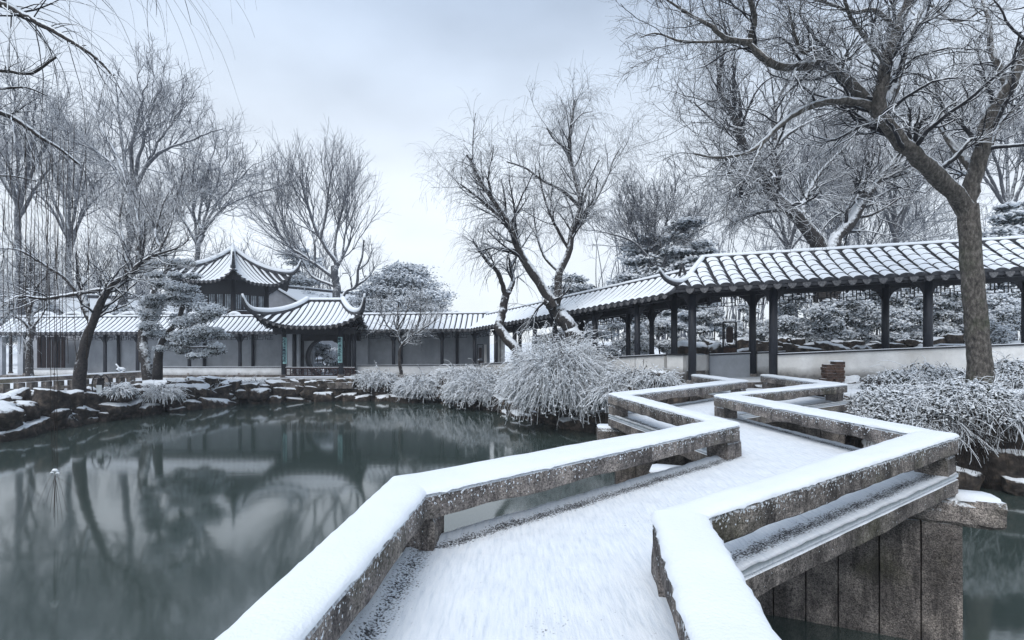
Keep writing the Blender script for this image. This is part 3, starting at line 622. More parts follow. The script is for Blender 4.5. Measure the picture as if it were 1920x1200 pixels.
# ---- generic swept roof face with tile rows
def roof_face(root, C, out, hw0, hw1, run, z0, rise, lift, pitch, rowmat=None, h=.09):
    out = np.array([*out, 0.]); out /= np.linalg.norm(out); tg = np.array([-out[1], out[0], 0.]); C = np.array([C[0], C[1], 0.])
    def pt(s, t, dz=0.):
        hw = hw0+(hw1-hw0)*t; x = s*hw; ups = abs(s)**3.2*(1-t)**1.7*lift
        ext = .18*abs(s)**4*(1-t)**2
        return C+tg*x*(1+ext*.25)-out*(t*run)+out*ext+np.array([0, 0, z0+rise*(.62*t+.38*t*t)+ups+dz])
    m = MB(); ns, nt = 14, 8
    for dz, fl in ((0, 0), (-.10, 1)):
        V = [pt(-1+2*i/ns, j/nt, dz) for j in range(nt+1) for i in range(ns+1)]
        Q = [(j*(ns+1)+i, j*(ns+1)+i+1, (j+1)*(ns+1)+i+1, (j+1)*(ns+1)+i) for j in range(nt) for i in range(ns)]
        m.add(V, [q[::-1] for q in Q] if fl else Q)
    V = [pt(-1+2*i/ns, 0, 0) for i in range(ns+1)]+[pt(-1+2*i/ns, 0, -.10) for i in range(ns+1)]
    m.add(V, [(i, ns+1+i, ns+2+i, i+1) for i in range(ns)]); m.build('roof_deck', M['tile'], root)
    n = int(2*hw0/pitch); k5 = 9; ca = np.linspace(0, math.pi, k5); cx = -np.cos(ca)*.5*pitch*.90; cz = np.sin(ca)**.8*h; dm = MB()
    for i in range(n):
        x = -hw0+(i+.5)*2*hw0/n
        tm = 1.0 if abs(x) <= hw1 else (hw0-abs(x))/(hw0-hw1)
        tm -= .02
        if tm < .05: continue
        V = []; K = 7
        for q_ in range(K+1):
            t = tm*q_/K; hw = hw0+(hw1-hw0)*t
            for c in range(k5):
                s_ = max(-1, min(1, x/hw)); V.append(pt(s_, t)+tg*cx[c]+np.array([0, 0, cz[c]-.01])+(out*.03 if q_ == 0 else 0))
        m = MB(); Q = [(q_*k5+c, q_*k5+c+1, (q_+1)*k5+c+1, (q_+1)*k5+c) for q_ in range(K) for c in range(k5-1)]
        m.add(V, Q, m=[1 if c in (0, k5-2) else 0 for q_ in range(K) for c in range(k5-1)]); m.add(V[:k5], [], [(0, c+1, c) for c in range(1, k5-1)], m=1)
        m.build('tile_row', [M['rsnow'], M['tile']], root, True)
        s2 = (x+pitch/2)/hw0
        if abs(s2) < 1:
            c0 = pt(s2, 0)+out*.05; w2_ = pitch*.3
            pf = [c0+tg*a*w2_+np.array([0, 0, b]) for a, b in ((-1, .0), (1, .0), (.6, -.11), (0, -.16), (-.6, -.11))]; pb = [q-out*.03 for q in pf]
            dm.add(pf+pb, [(c, 5+c, 5+(c+1) % 5, (c+1) % 5) for c in range(5)], [(0, c, c+1) for c in range(1, 4)])
    prop(dm.build('drip_tile_fringe', M['drip'], root), kind='stuff')
    return pt
def hip_curve(pt, s, tip, z=.06, t1=1.0):
    a = [pt(s, t, z) for t in np.linspace(t1, 0.0, 7)]; e = a[-1]-a[-2]; e[2] = 0; e /= np.linalg.norm(e)
    return a[:-1]+[a[-1]+e*.02+np.array([0, 0, .05])]+[a[-1]+e*(tip*.45)+np.array([0, 0, tip*.38]), a[-1]+e*tip*.72+np.array([0, 0, tip*.98])]
# ---- half pavilion with the moon gate
YF = 28.3                                     # front column line
pv = thing('half_pavilion', 'small half pavilion with upturned snowy eaves and teal couplet boards before a round moon gate', 'pavilion', ((585-CX)/FPX*YF, YF, -.55))
X = lambda x, Y: (x-CX)/FPX*Y
Z = lambda y, Y: CZ-(y-HY)/FPX*Y
xl, xr = X(532, YF), X(640, YF); xc = (xl+xr)/2; fz = -.55
ye = YF-.75; hw0 = (X(674, ye)-X(483, ye))/2; xcr = (X(674, ye)+X(483, ye))/2; yr = YF+1.75; hw1 = (X(631, yr)-X(566, yr))/2
z0 = Z(613, ye); rise = Z(566, yr)-z0; run = yr-ye
fp = roof_face(pv, (xcr, ye), (0, -1), hw0, hw1, run, z0, rise, .70, .30)
sl = run; 
for sg in (-1, 1): roof_face(pv, (xcr+sg*hw0, yr), (sg, 0), run, .02, hw0-hw1, z0, rise, .70, .30)
roof_face(pv, (xcr, yr+run), (0, 1), hw0, hw1, run, z0, rise, .70, .6)
for sg in (-1, 1): ridge_curve(hip_curve(fp, sg, .85, .16), .16, pv)
m = MB(); m.box((xcr-hw1-.1, yr-.1, z0+rise-.05), (xcr+hw1+.1, yr+.1, z0+rise+.12)); o = m.build('main_ridge', M['tile'], pv)
m = MB(); m.tube([(xcr+x, yr, z0+rise+.15) for x in np.linspace(-hw1-.1, hw1+.1, 8)], np.full(8, .11), 8); m.build('snow_layer', M['snow'], o, True)
def pcol(x, y, rad, zt):
    m = MB(); m.tube([(x, y, fz), (x, y, (fz+zt)/2), (x, y, zt)], [rad]*3, 12); c = m.build('column', M['column'], pv, True)
    m = MB(); m.tube([(x, y, fz), (x, y, fz+.16)], [rad*1.5, rad*1.3], 12); m.build('column_base', M['pier'], c); return c
pcol(xl, YF, .13, z0+.25); pcol(xr, YF, .15, z0+.25)
for x_, y_ in ((X(552, YF+1.4), YF+1.4), (X(664, YF+.5), YF+.5), (X(655, YF+1.6), YF+1.6)): pcol(x_, y_, .12, z0+.25)
m = MB(); m.box((xl-.6, YF-.07, z0-.38), (xr+.8, YF+.07, z0+.02)); m.build('eave_beam', M['wood'], pv)
for sx in (xl, xr):
    m = MB(); m.box((sx-.07, YF+.02, z0-.36), (sx+.07, YF+2.4, z0)); m.build('side_beam', M['wood'], pv)
for x_ in np.linspace(xl-.7, xr+.9, 15):
    m = MB(); m.bar((x_, YF-.6, z0-.06), (x_, YF+.9, z0+.42), .07, .07); m.build('rafter', M['wood'], pv)
for (cx_, sg) in ((xl, -1), (xr, 1)):       # curved corner bracket under each raised eave
    m = MB(); m.bar((cx_, YF, z0-.15), (cx_+sg*.75, YF-.6, z0+.25), .14, .16); m.build('corner_bracket', M['wood'], pv)
m = MB(); m.box((xl-.6, YF-.75, fz-.35), (xr+.7, YF+2.6, fz-.002)); m.build('floor_slab', M['pier'], pv)
m = MB(); m.box((xl-1.0, YF-1.1, fz-.52), (xr+1.0, YF-.76, fz-.2)); m.build('stone_step', M['pier'], pv)
# moon gate wall
yw = 30.35; gx_, gz_, gr = X(612, yw), Z(671, yw), 1.12
k = 40; ang_ = np.linspace(0, 2*math.pi, k, endpoint=False); x0_, x1_, zb_, zt_ = xl+.25, xr+.9, fz-.2, z0+.5
ring = [(gx_+gr*math.cos(t), gz_+gr*math.sin(t)) for t in ang_]
def sq(t):
    c, s_ = math.cos(t), math.sin(t); ks = []
    if c > 1e-6: ks.append((x1_-gx_)/c)
    if c < -1e-6: ks.append((x0_-gx_)/c)
    if s_ > 1e-6: ks.append((zt_-gz_)/s_)
    if s_ < -1e-6: ks.append((zb_-gz_)/s_)
    kk = min(ks); return (gx_+kk*c, gz_+kk*s_)
outer = [sq(t) for t in ang_]
m = MB(); V = [(a, yw, b) for a, b in ring]+[(a, yw, b) for a, b in outer]+[(a, yw+.3, b) for a, b in ring]+[(a, yw+.3, b) for a, b in outer]
m.add(V, [(i, (i+1) % k, k+(i+1) % k, k+i) for i in range(k)]+[(2*k+i, 3*k+i, 3*k+(i+1) % k, 2*k+(i+1) % k) for i in range(k)]+[(i, 2*k+i, 2*k+(i+1) % k, (i+1) % k) for i in range(k)])
o = m.build('moon_gate_wall', M['grey'], pv)
m = MB()
for i in range(k):
    t, t2 = ang_[i], ang_[(i+1) % k]
    for r0, r1 in ((gr-.03, gr+.12),):
        q = [(gx_+r*math.cos(a), y_, gz_+r*math.sin(a)) for y_ in (yw-.06, yw+.34) for (r, a) in ((r0, t), (r1, t), (r1, t2), (r0, t2))]; m.prism(q)
m.build('gate_ring', M['wood'], o)
# screen frames on either side, railing with fretwork
for x_ in (X(568, yw), X(650, yw)): 
    m = MB(); m.box((x_-.09, yw-.12, fz), (x_+.09, yw-.07, z0)); m.build('frame_post', M['wood'], pv)
m = MB(); m.box((xl+.15, yw-.14, z0-.75), (xr+.5, yw-.10, z0+.3)); m.build('upper_panel', M['wood'], pv)
m = MB(); m.box((X(541, 30.2), 30.1, fz), (X(563, 30.2), 30.18, z0-.2)); m.build('side_panel', M['grey'], pv)
rl = prop(bpy.data.objects.new('railing', None)); COL.objects.link(rl); rl.parent = pv
def rbar(a, b, w=.05, nm='rail_bar', mat=None):
    m = MB(); m.bar(a, b, w, w); return m.build(nm, mat or M['wood_red'], rl)
ya = YF-.02
rbar((xl+.12, ya, fz+.52), (xr+.75, ya, fz+.52), .09, 'top_rail'); rbar((xl+.12, ya, fz+.10), (xr+.75, ya, fz+.10), .06, 'bottom_rail'); rbar((xl+.12, ya, fz+.32), (xr+.75, ya, fz+.32), .035)
m = MB(); m.box((xl+.12, ya-.04, fz+.566), (xr+.75, ya+.04, fz+.585)); m.build('snow_line', M['snow'], rl)
m = MB(); m.box((xl-.1, ya-.10, fz+.03), (xr+.78, ya-.05, fz+.075)); m.build('snow_line', M['snow'], rl)
n = 16
for i in range(n+1):
    x_ = xl+.15+(xr+.6-xl)*i/n; rbar((x_, ya, fz+.12), (x_, ya, fz+.5), .04)
    if i < n:
        x2 = x_+(xr+.6-xl)/n; zz = fz+(.22 if i % 2 else .40); rbar((x_, ya, zz), (x2, ya, zz), .03)
# couplet boards
def board(x0, x1, y0, y1, txt, label):
    Yb = YF-.19; a, b = X(x0, Yb), X(x1, Yb); zt, zb2 = Z(y0, Yb), Z(y1, Yb)
    t = thing('couplet_board', label, 'couplet board', ((a+b)/2, Yb, zb2), 'couplet boards on the pavilion columns')
    m = MB(); n = 7; V = []
    for i in range(n):
        u = -1+2*i/(n-1); V.append(((a+b)/2+u*(b-a)/2, Yb+.05*u*u, 0))
    lo = [(x, y, zb2) for x, y, _ in V]; hi = [(x, y, zt) for x, y, _ in V]; lo2 = [(x, y+.03, z) for x, y, z in lo]; hi2 = [(x, y+.03, z) for x, y, z in hi]
    m.add(lo+hi+lo2+hi2, [(i, i+1, n+i+1, n+i) for i in range(n-1)]+[(2*n+i+1, 2*n+i, 3*n+i, 3*n+i+1) for i in range(n-1)]+[(n+i, n+i+1, 3*n+i+1, 3*n+i) for i in range(n-1)]+[(i+1, i, 2*n+i, 2*n+i+1) for i in range(n-1)]+[(0, n, 3*n, 2*n), (n-1, 3*n-1, 4*n-1, 2*n-1)])
    m.build('panel', M['teal'], t)
    step = (zt-zb2)*.94/len(txt)
    for i, ch in enumerate(txt):
        c = bpy.data.curves.new('character', 'FONT'); c.body = ch; c.size = step*.98; c.align_x = 'CENTER'; c.extrude = .004; c.offset = .006; c.resolution_u = 2
        tmp = bpy.data.objects.new('character_curve', c); COL.objects.link(tmp); bpy.context.view_layer.update()
        me = bpy.data.meshes.new_from_object(tmp); bpy.data.objects.remove(tmp); bpy.data.curves.remove(c)
        me.materials.clear(); me.materials.append(M['ink'])
        o = put('character', me, t); o.rotation_euler = (math.radians(90), 0, 0)
        o.location = (0, -.012, zt-(i+.84)*step-.03*step-zb2-.015)
board(529.5, 536.5, 633, 682, '爽借清風明借月', 'narrow teal board of dark characters on the left front column of the pavilion')
board(633, 641, 632, 680, '動觀流水靜觀山', 'narrow teal board of dark characters on the right front column of the pavilion')
# ---- two-storey tower pavilion
YT = 39.5; tx = X(437, YT); tw = thing('tower_pavilion', 'two-storey pavilion with a pointed swept roof rising behind the left corridor', 'pavilion', (tx, YT, -.4))
R0 = (X(536, YT-1.5)-X(338, YT-1.5))/2/.90; ap = R0*math.cos(math.pi/6); ze = Z(530, YT-3); zt = Z(470, YT)
ROT = math.radians(29)
for i in range(6):
    th = ROT-math.pi/2+math.pi/6+i*math.pi/3; out = (math.cos(th), math.sin(th))
    pt = roof_face(tw, (tx+out[0]*ap, YT+out[1]*ap), out, R0*.5, .03, ap-.05, ze, zt-ze, .95, .30)
    ridge_curve(hip_curve(pt, 1, 1.0, .18), .17, tw)
m = MB(); zf = zt; prof = [(.34, -.25), (.30, -.05), (.20, .05), (.24, .18), (.14, .32), (.10, .5), (.03, .62)]
m.tube([(tx, YT, zf+z) for r, z in prof], [r for r, z in prof], 10); m.build('finial', M['rsnow'], tw, True)
rb = R0*.60; z_sill, z_head = Z(583, YT-2.2), Z(549, YT-2.2)
cor = [(tx+rb*math.cos(ROT-math.pi/2+i*math.pi/3), YT+rb*math.sin(ROT-math.pi/2+i*math.pi/3)) for i in range(6)]
for i in range(6):
    (xa, ya_), (xb, yb) = cor[i], cor[(i+1) % 6]; a = np.array([xa, ya_]); b = np.array([xb, yb]); d = (b-a)/np.linalg.norm(b-a); nn = np.array([d[1], -d[0]])
    def slab(u0, u1, z0_, z1_, th=.12, off=0.):
        p0 = a+(b-a)*u0+nn*off; p1 = a+(b-a)*u1+nn*off; q0, q1 = p0-nn*th, p1-nn*th
        return [(*p0, z0_), (*p1, z0_), (*q1, z0_), (*q0, z0_), (*p0, z1_), (*p1, z1_), (*q1, z1_), (*q0, z1_)]
    m = MB(); m.prism(slab(0, 1, -.5, z_sill)); o = m.build('wall_panel', M['wood_red'], tw)
    m = MB(); m.prism(slab(0, 1, z_head, ze+.3)); m.build('frieze', M['wood'], tw)
    m = MB(); m.prism(slab(.02, .98, z_sill-.03, z_sill+.04, .2, .06)); o2 = m.build('window_ledge', M['wood'], tw)
    m = MB(); m.prism(slab(.02, .98, z_sill+.042, z_sill+.075, .12, .06)); m.build('snow_line', M['snow'], o2)
    m = MB(); m.tube([(xa, ya_, -.5), (xa, ya_, ze+.3)], [.17, .16], 10); m.build('corner_post', M['wood'], tw, True)
    for j in range(4):
        u0, u1 = .05+j*.225, .05+(j+1)*.225
        f = MB(); f.prism(slab(u0, u0+.03, z_sill, z_head, .1, -.01)); f.prism(slab(u1-.03, u1, z_sill, z_head, .1, -.01)); f.prism(slab(u0+.03, u1-.03, z_head-.1, z_head-.003, .1, -.01)); f.prism(slab(u0+.03, u1-.03, z_sill+.08, z_sill+.18, .1, -.01))
        for q_ in (.35, .65): f.prism(slab(u0+(u1-u0)*q_-.006, u0+(u1-u0)*q_+.006, z_sill+.18, z_head-.1, .05, -.03))
        fo = f.build('window_frame', M['wood'], tw); g = MB(); g.prism(slab(u0+.03, u1-.03, z_sill+.18, z_head-.1, .02, -.06)); g.build('pane', M['glass'], fo)
# ---- plain houses behind
def house(label, xg0, xg1, yapex, yeave, Y, length_dir, zb, wallm):
    """gable facing the pond between two picture columns, ridge running away"""
    xa, xb = X(xg0, Y), X(xg1, Y); xm = (xa+xb)/2; za, ze_ = Z(yapex, Y), Z(yeave, Y)
    h = thing('garden_house', label, 'house', (xm, Y, zb)); L = np.array([*length_dir, 0.])
    f = [np.array(p) for p in ((xa, Y, zb), (xb, Y, zb), (xb, Y, ze_), (xm, Y, za), (xa, Y, ze_))]; bk = [p+L for p in f]
    m = MB(); m.add(f+bk, [(1, 6, 7, 2), (0, 4, 9, 5)], [(0, 1, 2), (0, 2, 4), (4, 2, 3), (5, 7, 6), (5, 9, 7), (9, 8, 7)]); m.build('wall', wallm, h)
    for sg, e in ((-1, f[4]), (1, f[2])):
        o = np.array([sg*.5, 0, -(za-ze_)/((xb-xa)/2)*.5]); fr = -L/np.linalg.norm(L)*.25
        A_, B_ = f[3]+fr, e+o+fr; C_, D_ = B_+L*1.02, A_+L*1.02; up = np.array([0, 0, .14])
        m = MB(); m.prism([A_, B_, C_, D_, A_+up, B_+up, C_+up, D_+up]); r = m.build('roof_slope', M['tile'], h)
        m = MB(); dn = np.array([0, 0, .142]); iw = (B_-A_)*.03; m.prism([A_+dn, B_-iw+dn, C_-iw+dn, D_+dn, A_+dn+[0, 0, .12], B_-iw+dn+[0, 0, .1], C_-iw+dn+[0, 0, .1], D_+dn+[0, 0, .12]]); m.build('snow_layer', M['snow'], r)
    m = MB(); A_ = f[3]-L/np.linalg.norm(L)*.3; m.bar(A_+[0, 0, .28], A_+L*1.03+[0, 0, .28], .22, .26); o = m.build('ridge_tile', M['tile'], h)
    m = MB(); m.bar(A_+[0, 0, .45], A_+L*1.03+[0, 0, .45], .2, .08); m.build('snow_layer', M['snow'], o)
house('grey gabled house with one snowy slope just right of the tower pavilion', 476, 566, 543, 570, 46, (9, 14), 0, M['gable'])
house('snow-roofed low house with dark ridge behind the left corridor', 60, 120, 560, 585, 44, (12, 5), 0, M['gable'])
# ---- two carved window panels hung in the corridor
def wpanel(label, x0, x1, y0, y1, Y, roofed):
    a, b, zt, zb2 = X(x0, Y), X(x1, Y), Z(y0, Y), Z(y1, Y); w = b-a; hh = zt-zb2
    t = thing('carved_window_panel', label, 'window panel', ((a+b)/2, Y, zb2))
    for (p, q) in (((a, zb2), (a, zt)), ((b, zb2), (b, zt)), ((a, zt), (b, zt)), ((a, zb2+hh*.2), (b, zb2+hh*.2))):
        m = MB(); m.bar((p[0], Y, p[1]), (q[0], Y, q[1]), w*.11, w*.11, up=(0, 1, 0)); m.build('frame_bar', M['wood'], t)
    m = MB(); cx_, c1 = (a+b)/2, w*.26; pts = [(-.8, -.86), (-.98, -.7), (-1, 0), (-.98, .7), (-.8, .86), (.8, .86), (.98, .7), (1, 0), (.98, -.7), (.8, -.86)]; zc_ = zb2+hh*.59; hz = hh*.30
    fr = [(cx_+u*c1, Y-.02, zc_+v*hz) for u, v in pts]; n = len(fr); bkk = [(x_, y_+.04, z_) for x_, y_, z_ in fr]
    m.add(fr+bkk, [(c, n+c, n+(c+1) % n, (c+1) % n) for c in range(n)], [(0, c, c+1) for c in range(1, n-1)]+[(n, n+c+1, n+c) for c in range(1, n-1)]); m.build('carved_board', M['panel'], t)
    m = MB()
    for sg in (-1, 1): m.tube(spline([(cx_+sg*w*.33, Y, zb2+hh*.24), (cx_+sg*w*.40, Y, zc_), (cx_+sg*w*.33, Y, zt-hh*.06)], 9), np.full(9, w*.03), 6)
    m.build('curved_moulding', M['wood'], t)
    m = MB(); m.box((a, Y-.04, zb2), (b, Y+.04, zb2+hh*.18)); m.build('lower_board', M['brick'] if not roofed else M['panel'], t)
    if roofed:
        for sg in (-1, 1):
            m = MB(); m.box(((a if sg < 0 else b)-.07+sg*.13, Y-.02, zb2), ((a if sg < 0 else b)+.07+sg*.13, Y+.06, zt)); m.build('white_jamb', M['white_mid'], t)
wpanel('tall carved dark window panel in white jambs in the far corridor left of the willows', 895, 906, 646, 684, 29.9, True)
wpanel('carved brown window panel standing behind the corner where the bridge meets the corridor', 1356, 1380, 604, 662, 18.6, False)
# ================================================================== ROCKS
def rock_mesh(seed, flat=.7):
    r = np.random.default_rng(seed); bm_v = []; 
    t = (1+5**.5)/2
    V = np.array([(-1, t, 0), (1, t, 0), (-1, -t, 0), (1, -t, 0), (0, -1, t), (0, 1, t), (0, -1, -t), (0, 1, -t), (t, 0, -1), (t, 0, 1), (-t, 0, -1), (-t, 0, 1)], float)
    F = [(0, 11, 5), (0, 5, 1), (0, 1, 7), (0, 7, 10), (0, 10, 11), (1, 5, 9), (5, 11, 4), (11, 10, 2), (10, 7, 6), (7, 1, 8), (3, 9, 4), (3, 4, 2), (3, 2, 6), (3, 6, 8), (3, 8, 9), (4, 9, 5), (2, 4, 11), (6, 2, 10), (8, 6, 7), (9, 8, 1)]
    V /= np.linalg.norm(V[0])
    for _ in range(2):
        V = list(map(tuple, V)); cache = {}; nf = []
        def midp(a, b):
            k_ = (min(a, b), max(a, b))
            if k_ not in cache:
                p = (np.array(V[a])+np.array(V[b])); p /= np.linalg.norm(p); V.append(tuple(p)); cache[k_] = len(V)-1
            return cache[k_]
        for a, b, c in F:
            x, y, z = midp(a, b), midp(b, c), midp(c, a); nf += [(a, x, z), (b, y, x), (c, z, y), (x, y, z)]
        F = nf; V = np.array(V)
    V = np.sign(V)*np.abs(V)**.62                      # blocky
    V *= (1+.22*hash_noise(V, 1.6, seed)+.12*hash_noise(V, 4.2, seed+9))[:, None]
    V[:, 2] *= flat; V[:, 2] = np.where(V[:, 2] > .42*flat, .42*flat+(V[:, 2]-.42*flat)*.45, V[:, 2])
    return mesh_np('stone', V, [np.array(F)], M['rock'], None, True)
ROCK = [rock_mesh(i, .80+.06*(i % 6)) for i in range(12)]
def stones(root, path, spacing, levels, size, jit=.15, inset=.0):
    path = np.asarray(path, float); L = np.r_[0, np.cumsum(np.linalg.norm(np.diff(path, axis=0), axis=1))]
    org = ORG(root)
    for lv, (zc_, off, sc) in enumerate(levels):
        s_ = rng.uniform(0, spacing)
        while s_ < L[-1]:
            x, y = np.interp(s_, L, path[:, 0]), np.interp(s_, L, path[:, 1]); i = min(len(path)-2, np.searchsorted(L, s_, 'right')-1); d = path[i+1]-path[i]; d /= np.linalg.norm(d); nn = np.array([-d[1], d[0]])
            k_ = size*sc*rng.uniform(.65, 1.3)
            o = put('stone', ROCK[rng.integers(len(ROCK))], root, (x+nn[0]*(off+rng.normal(0, jit))-org[0], y+nn[1]*(off+rng.normal(0, jit))-org[1], zc_+rng.normal(0, .07)-org[2]))
            o.scale = (k_*rng.uniform(.8, 1.3), k_*rng.uniform(.6, .9), k_*rng.uniform(.65, 1.1)); o.rotation_euler = (rng.normal(0, .16), rng.normal(0, .16), rng.uniform(0, 6.28) if rng.random() < .3 else math.atan2(d[1], d[0])+rng.normal(0, .25))
            s_ += k_*1.55*rng.uniform(.8, 1.25)
rk1 = thing('rock_embankment', 'layered brown rock bank capped with snow along the left shore of the pond', 'rock bank', (-16, 20, -1.2), 'rock banks of the pond')
stones(rk1, [(-24.5, 13.3), (-16.6, 15.4), (-16.9, 19), (-16.2, 22.6), (-14.4, 25.9)], .9, [(-1.68, -.12, 1.1), (-1.28, .02, 1.05), (-.90, .18, .95), (-.68, .75, .75)], .50)
rk2 = thing('rock_embankment', 'dark low rock bank with snow tops below the half pavilion and far corridor', 'rock bank', (-9, 28, -1.2), 'rock banks of the pond')
stones(rk2, [(-14.4, 25.9), (-11.8, 27.3), (-8, 27.8), (-4.2, 27.4), (-1.2, 24.3), (.8, 21.2), (2.8, 18.3), (4.4, 16.0)], .85, [(-1.66, -.12, 1.0), (-1.25, .02, .95), (-.90, .2, .9)], .50)
rk3 = thing('rock_embankment', 'shaded rock face under hanging twigs on the right of the bridge', 'rock bank', (10, 11.5, -1), 'rock banks of the pond')
stones(rk3, [(7.7, 15.0), (8.3, 12.9), (9.0, 11.6), (10.8, 10.9), (14, 10.3), (19, 9)], .7, [(-1.6, -.15, 1.0), (-1.1, .05, 1.0), (-.62, .25, .9), (-.2, .6, .8)], .55)
rk4 = thing('rockery', 'dark rock pile in shade under the bushes seen through the right corridor', 'rockery', (12, 20, .5))
stones(rk4, [(7.0, 19.6), (10, 19.3), (14, 18.9), (19, 18.4)], .9, [(.5, 0, 1.1), (1.0, .3, 1.0), (1.28, .6, .6)], .55)
rk5 = thing('rock_embankment', 'rocks beside the bridge end below the white corridor wall', 'rock bank', (5, 15.9, -.5), 'rock banks of the pond')
stones(rk5, [(3.6, 17.0), (4.6, 16.1), (5.2, 15.6)], .5, [(-1.2, 0, 1.1), (-.7, .1, 1), (-.25, .3, .8)], .45)
stones(rk5, [(7.95, 15.6), (9.2, 15.3), (10.6, 15.1)], .5, [(-.3, -.3, 1.0), (.05, .0, .7)], .42)
# ================================================================== TREES
def grow(par, rad, n, t0, t1, L, ang, K, up=0., jit=.15, ratio=.6, rmin=.004, taper=.35, out=None, tpow=1.0):
    N, K0, _ = par.shape
    ln = np.linalg.norm(np.diff(par, axis=1), axis=2).sum(1); idx = rng.choice(N, n, p=ln/ln.sum())
    t = t0+(t1-t0)*rng.random(n)**tpow; f = np.clip(t*(K0-1), 0, K0-1.001); i = f.astype(int); w = (f-i)[:, None]
    a, b = par[idx, i], par[idx, i+1]; pos = a+(b-a)*w; tan = b-a; tan /= np.linalg.norm(tan, axis=1, keepdims=True)+1e-9
    r0 = (rad[idx, i]*(1-w[:, 0])+rad[idx, i+1]*w[:, 0])*ratio; r0 = np.maximum(r0, rmin)
    v = rng.normal(size=(n, 3)); v -= (v*tan).sum(1, keepdims=True)*tan; v /= np.linalg.norm(v, axis=1, keepdims=True)
    al = rng.uniform(*ang, n)[:, None]; d = tan*np.cos(al)+v*np.sin(al)
    l = rng.uniform(*L, n)*(1.15-.5*t); st = (l/(K-1))[:, None]
    out_p = np.zeros((n, K, 3)); out_p[:, 0] = pos; u = np.array([0, 0, 1.])
    for k_ in range(1, K):
        d = d+rng.normal(size=(n, 3))*jit+u*(up(k_/(K-1)) if callable(up) else up); d /= np.linalg.norm(d, axis=1, keepdims=True)
        pos = pos+d*st; out_p[:, k_] = pos
    rr = r0[:, None]*np.linspace(1, taper, K)[None]; return out_p, np.maximum(rr, rmin*.7)
def limbs_px(L, Y, scale=1.0):
    """L: list of (points, w0, w1, dY) in picture columns/rows at depth Y; widths in picture pixels"""
    out = []
    for e in L:
        pts, w0, w1 = e[0], e[1], e[2]; dY = e[3] if len(e) > 3 else 0.; y0 = e[4] if len(e) > 4 else 0.
        n = 26; p = np.array([[*q] for q in pts], float); s_ = spline(p, n)
        yy = Y+y0+dY*np.linspace(0, 1, n)**1.2
        W3 = np.stack([(s_[:, 0]-CX)/FPX*yy, yy, CZ-(s_[:, 1]-HY)/FPX*yy], 1)
        r = np.linspace(w0, w1, n)/2/FPX*Y*scale
        W3 += hash_noise(W3, .9, len(out))[:, None]*np.array([.02, .12, .02])*Y/20*np.linspace(0, 1, n)[:, None]
        W3[1:] += rng.normal(size=(n-1, 3))*r[1:, None]*(.03 if w0 > 45 else .10)
        r = r*(1+(.025 if w0 > 45 else .08)*hash_noise(W3, 3.0, 5)); out.append((W3, r))
    return np.array([o[0] for o in out]), np.array([o[1] for o in out])
def tree(name, label, base, pts, rad, levels, mb='bark', mt='twig', group=None, cat='tree', sides=9, skip=1):
    """trunk and limbs = one mesh, twigs = crown"""
    t = thing(name, label, cat, base, group); b = np.array(base)
    V, Q = tubes(pts, rad, sides)
    if sides > 10: V += (hash_noise(V, 9, 2)*.012+hash_noise(V, 23, 4)*.008)[:, None]*np.array([1, 1, .2])
    put('trunk', mesh_np('trunk', V-b, [Q], M[mb], None, True), t)
    Vs = []; Qs = []; n0 = 0; cur = (pts[skip:], rad[skip:]); allp = [cur]
    for lv in levels:
        src = lv.pop('src', None); n = lv.pop('n'); s3 = lv.pop('s', 3)
        p0 = cur if src is None else allp[src]
        p, r = grow(p0[0], p0[1], n, lv.pop('t0', .2), lv.pop('t1', 1.), lv.pop('L'), lv.pop('a', (.4, 1.1)), lv.pop('K', 6), **lv)
        V, Q = tubes(p, r, s3); Vs.append(V); Qs.append(Q+n0); n0 += len(V); cur = (p, r); allp.append(cur)
    put('crown', mesh_np('crown', np.vstack(Vs)-b, [np.vstack(Qs)], M[mt], None, True), t)
    return t
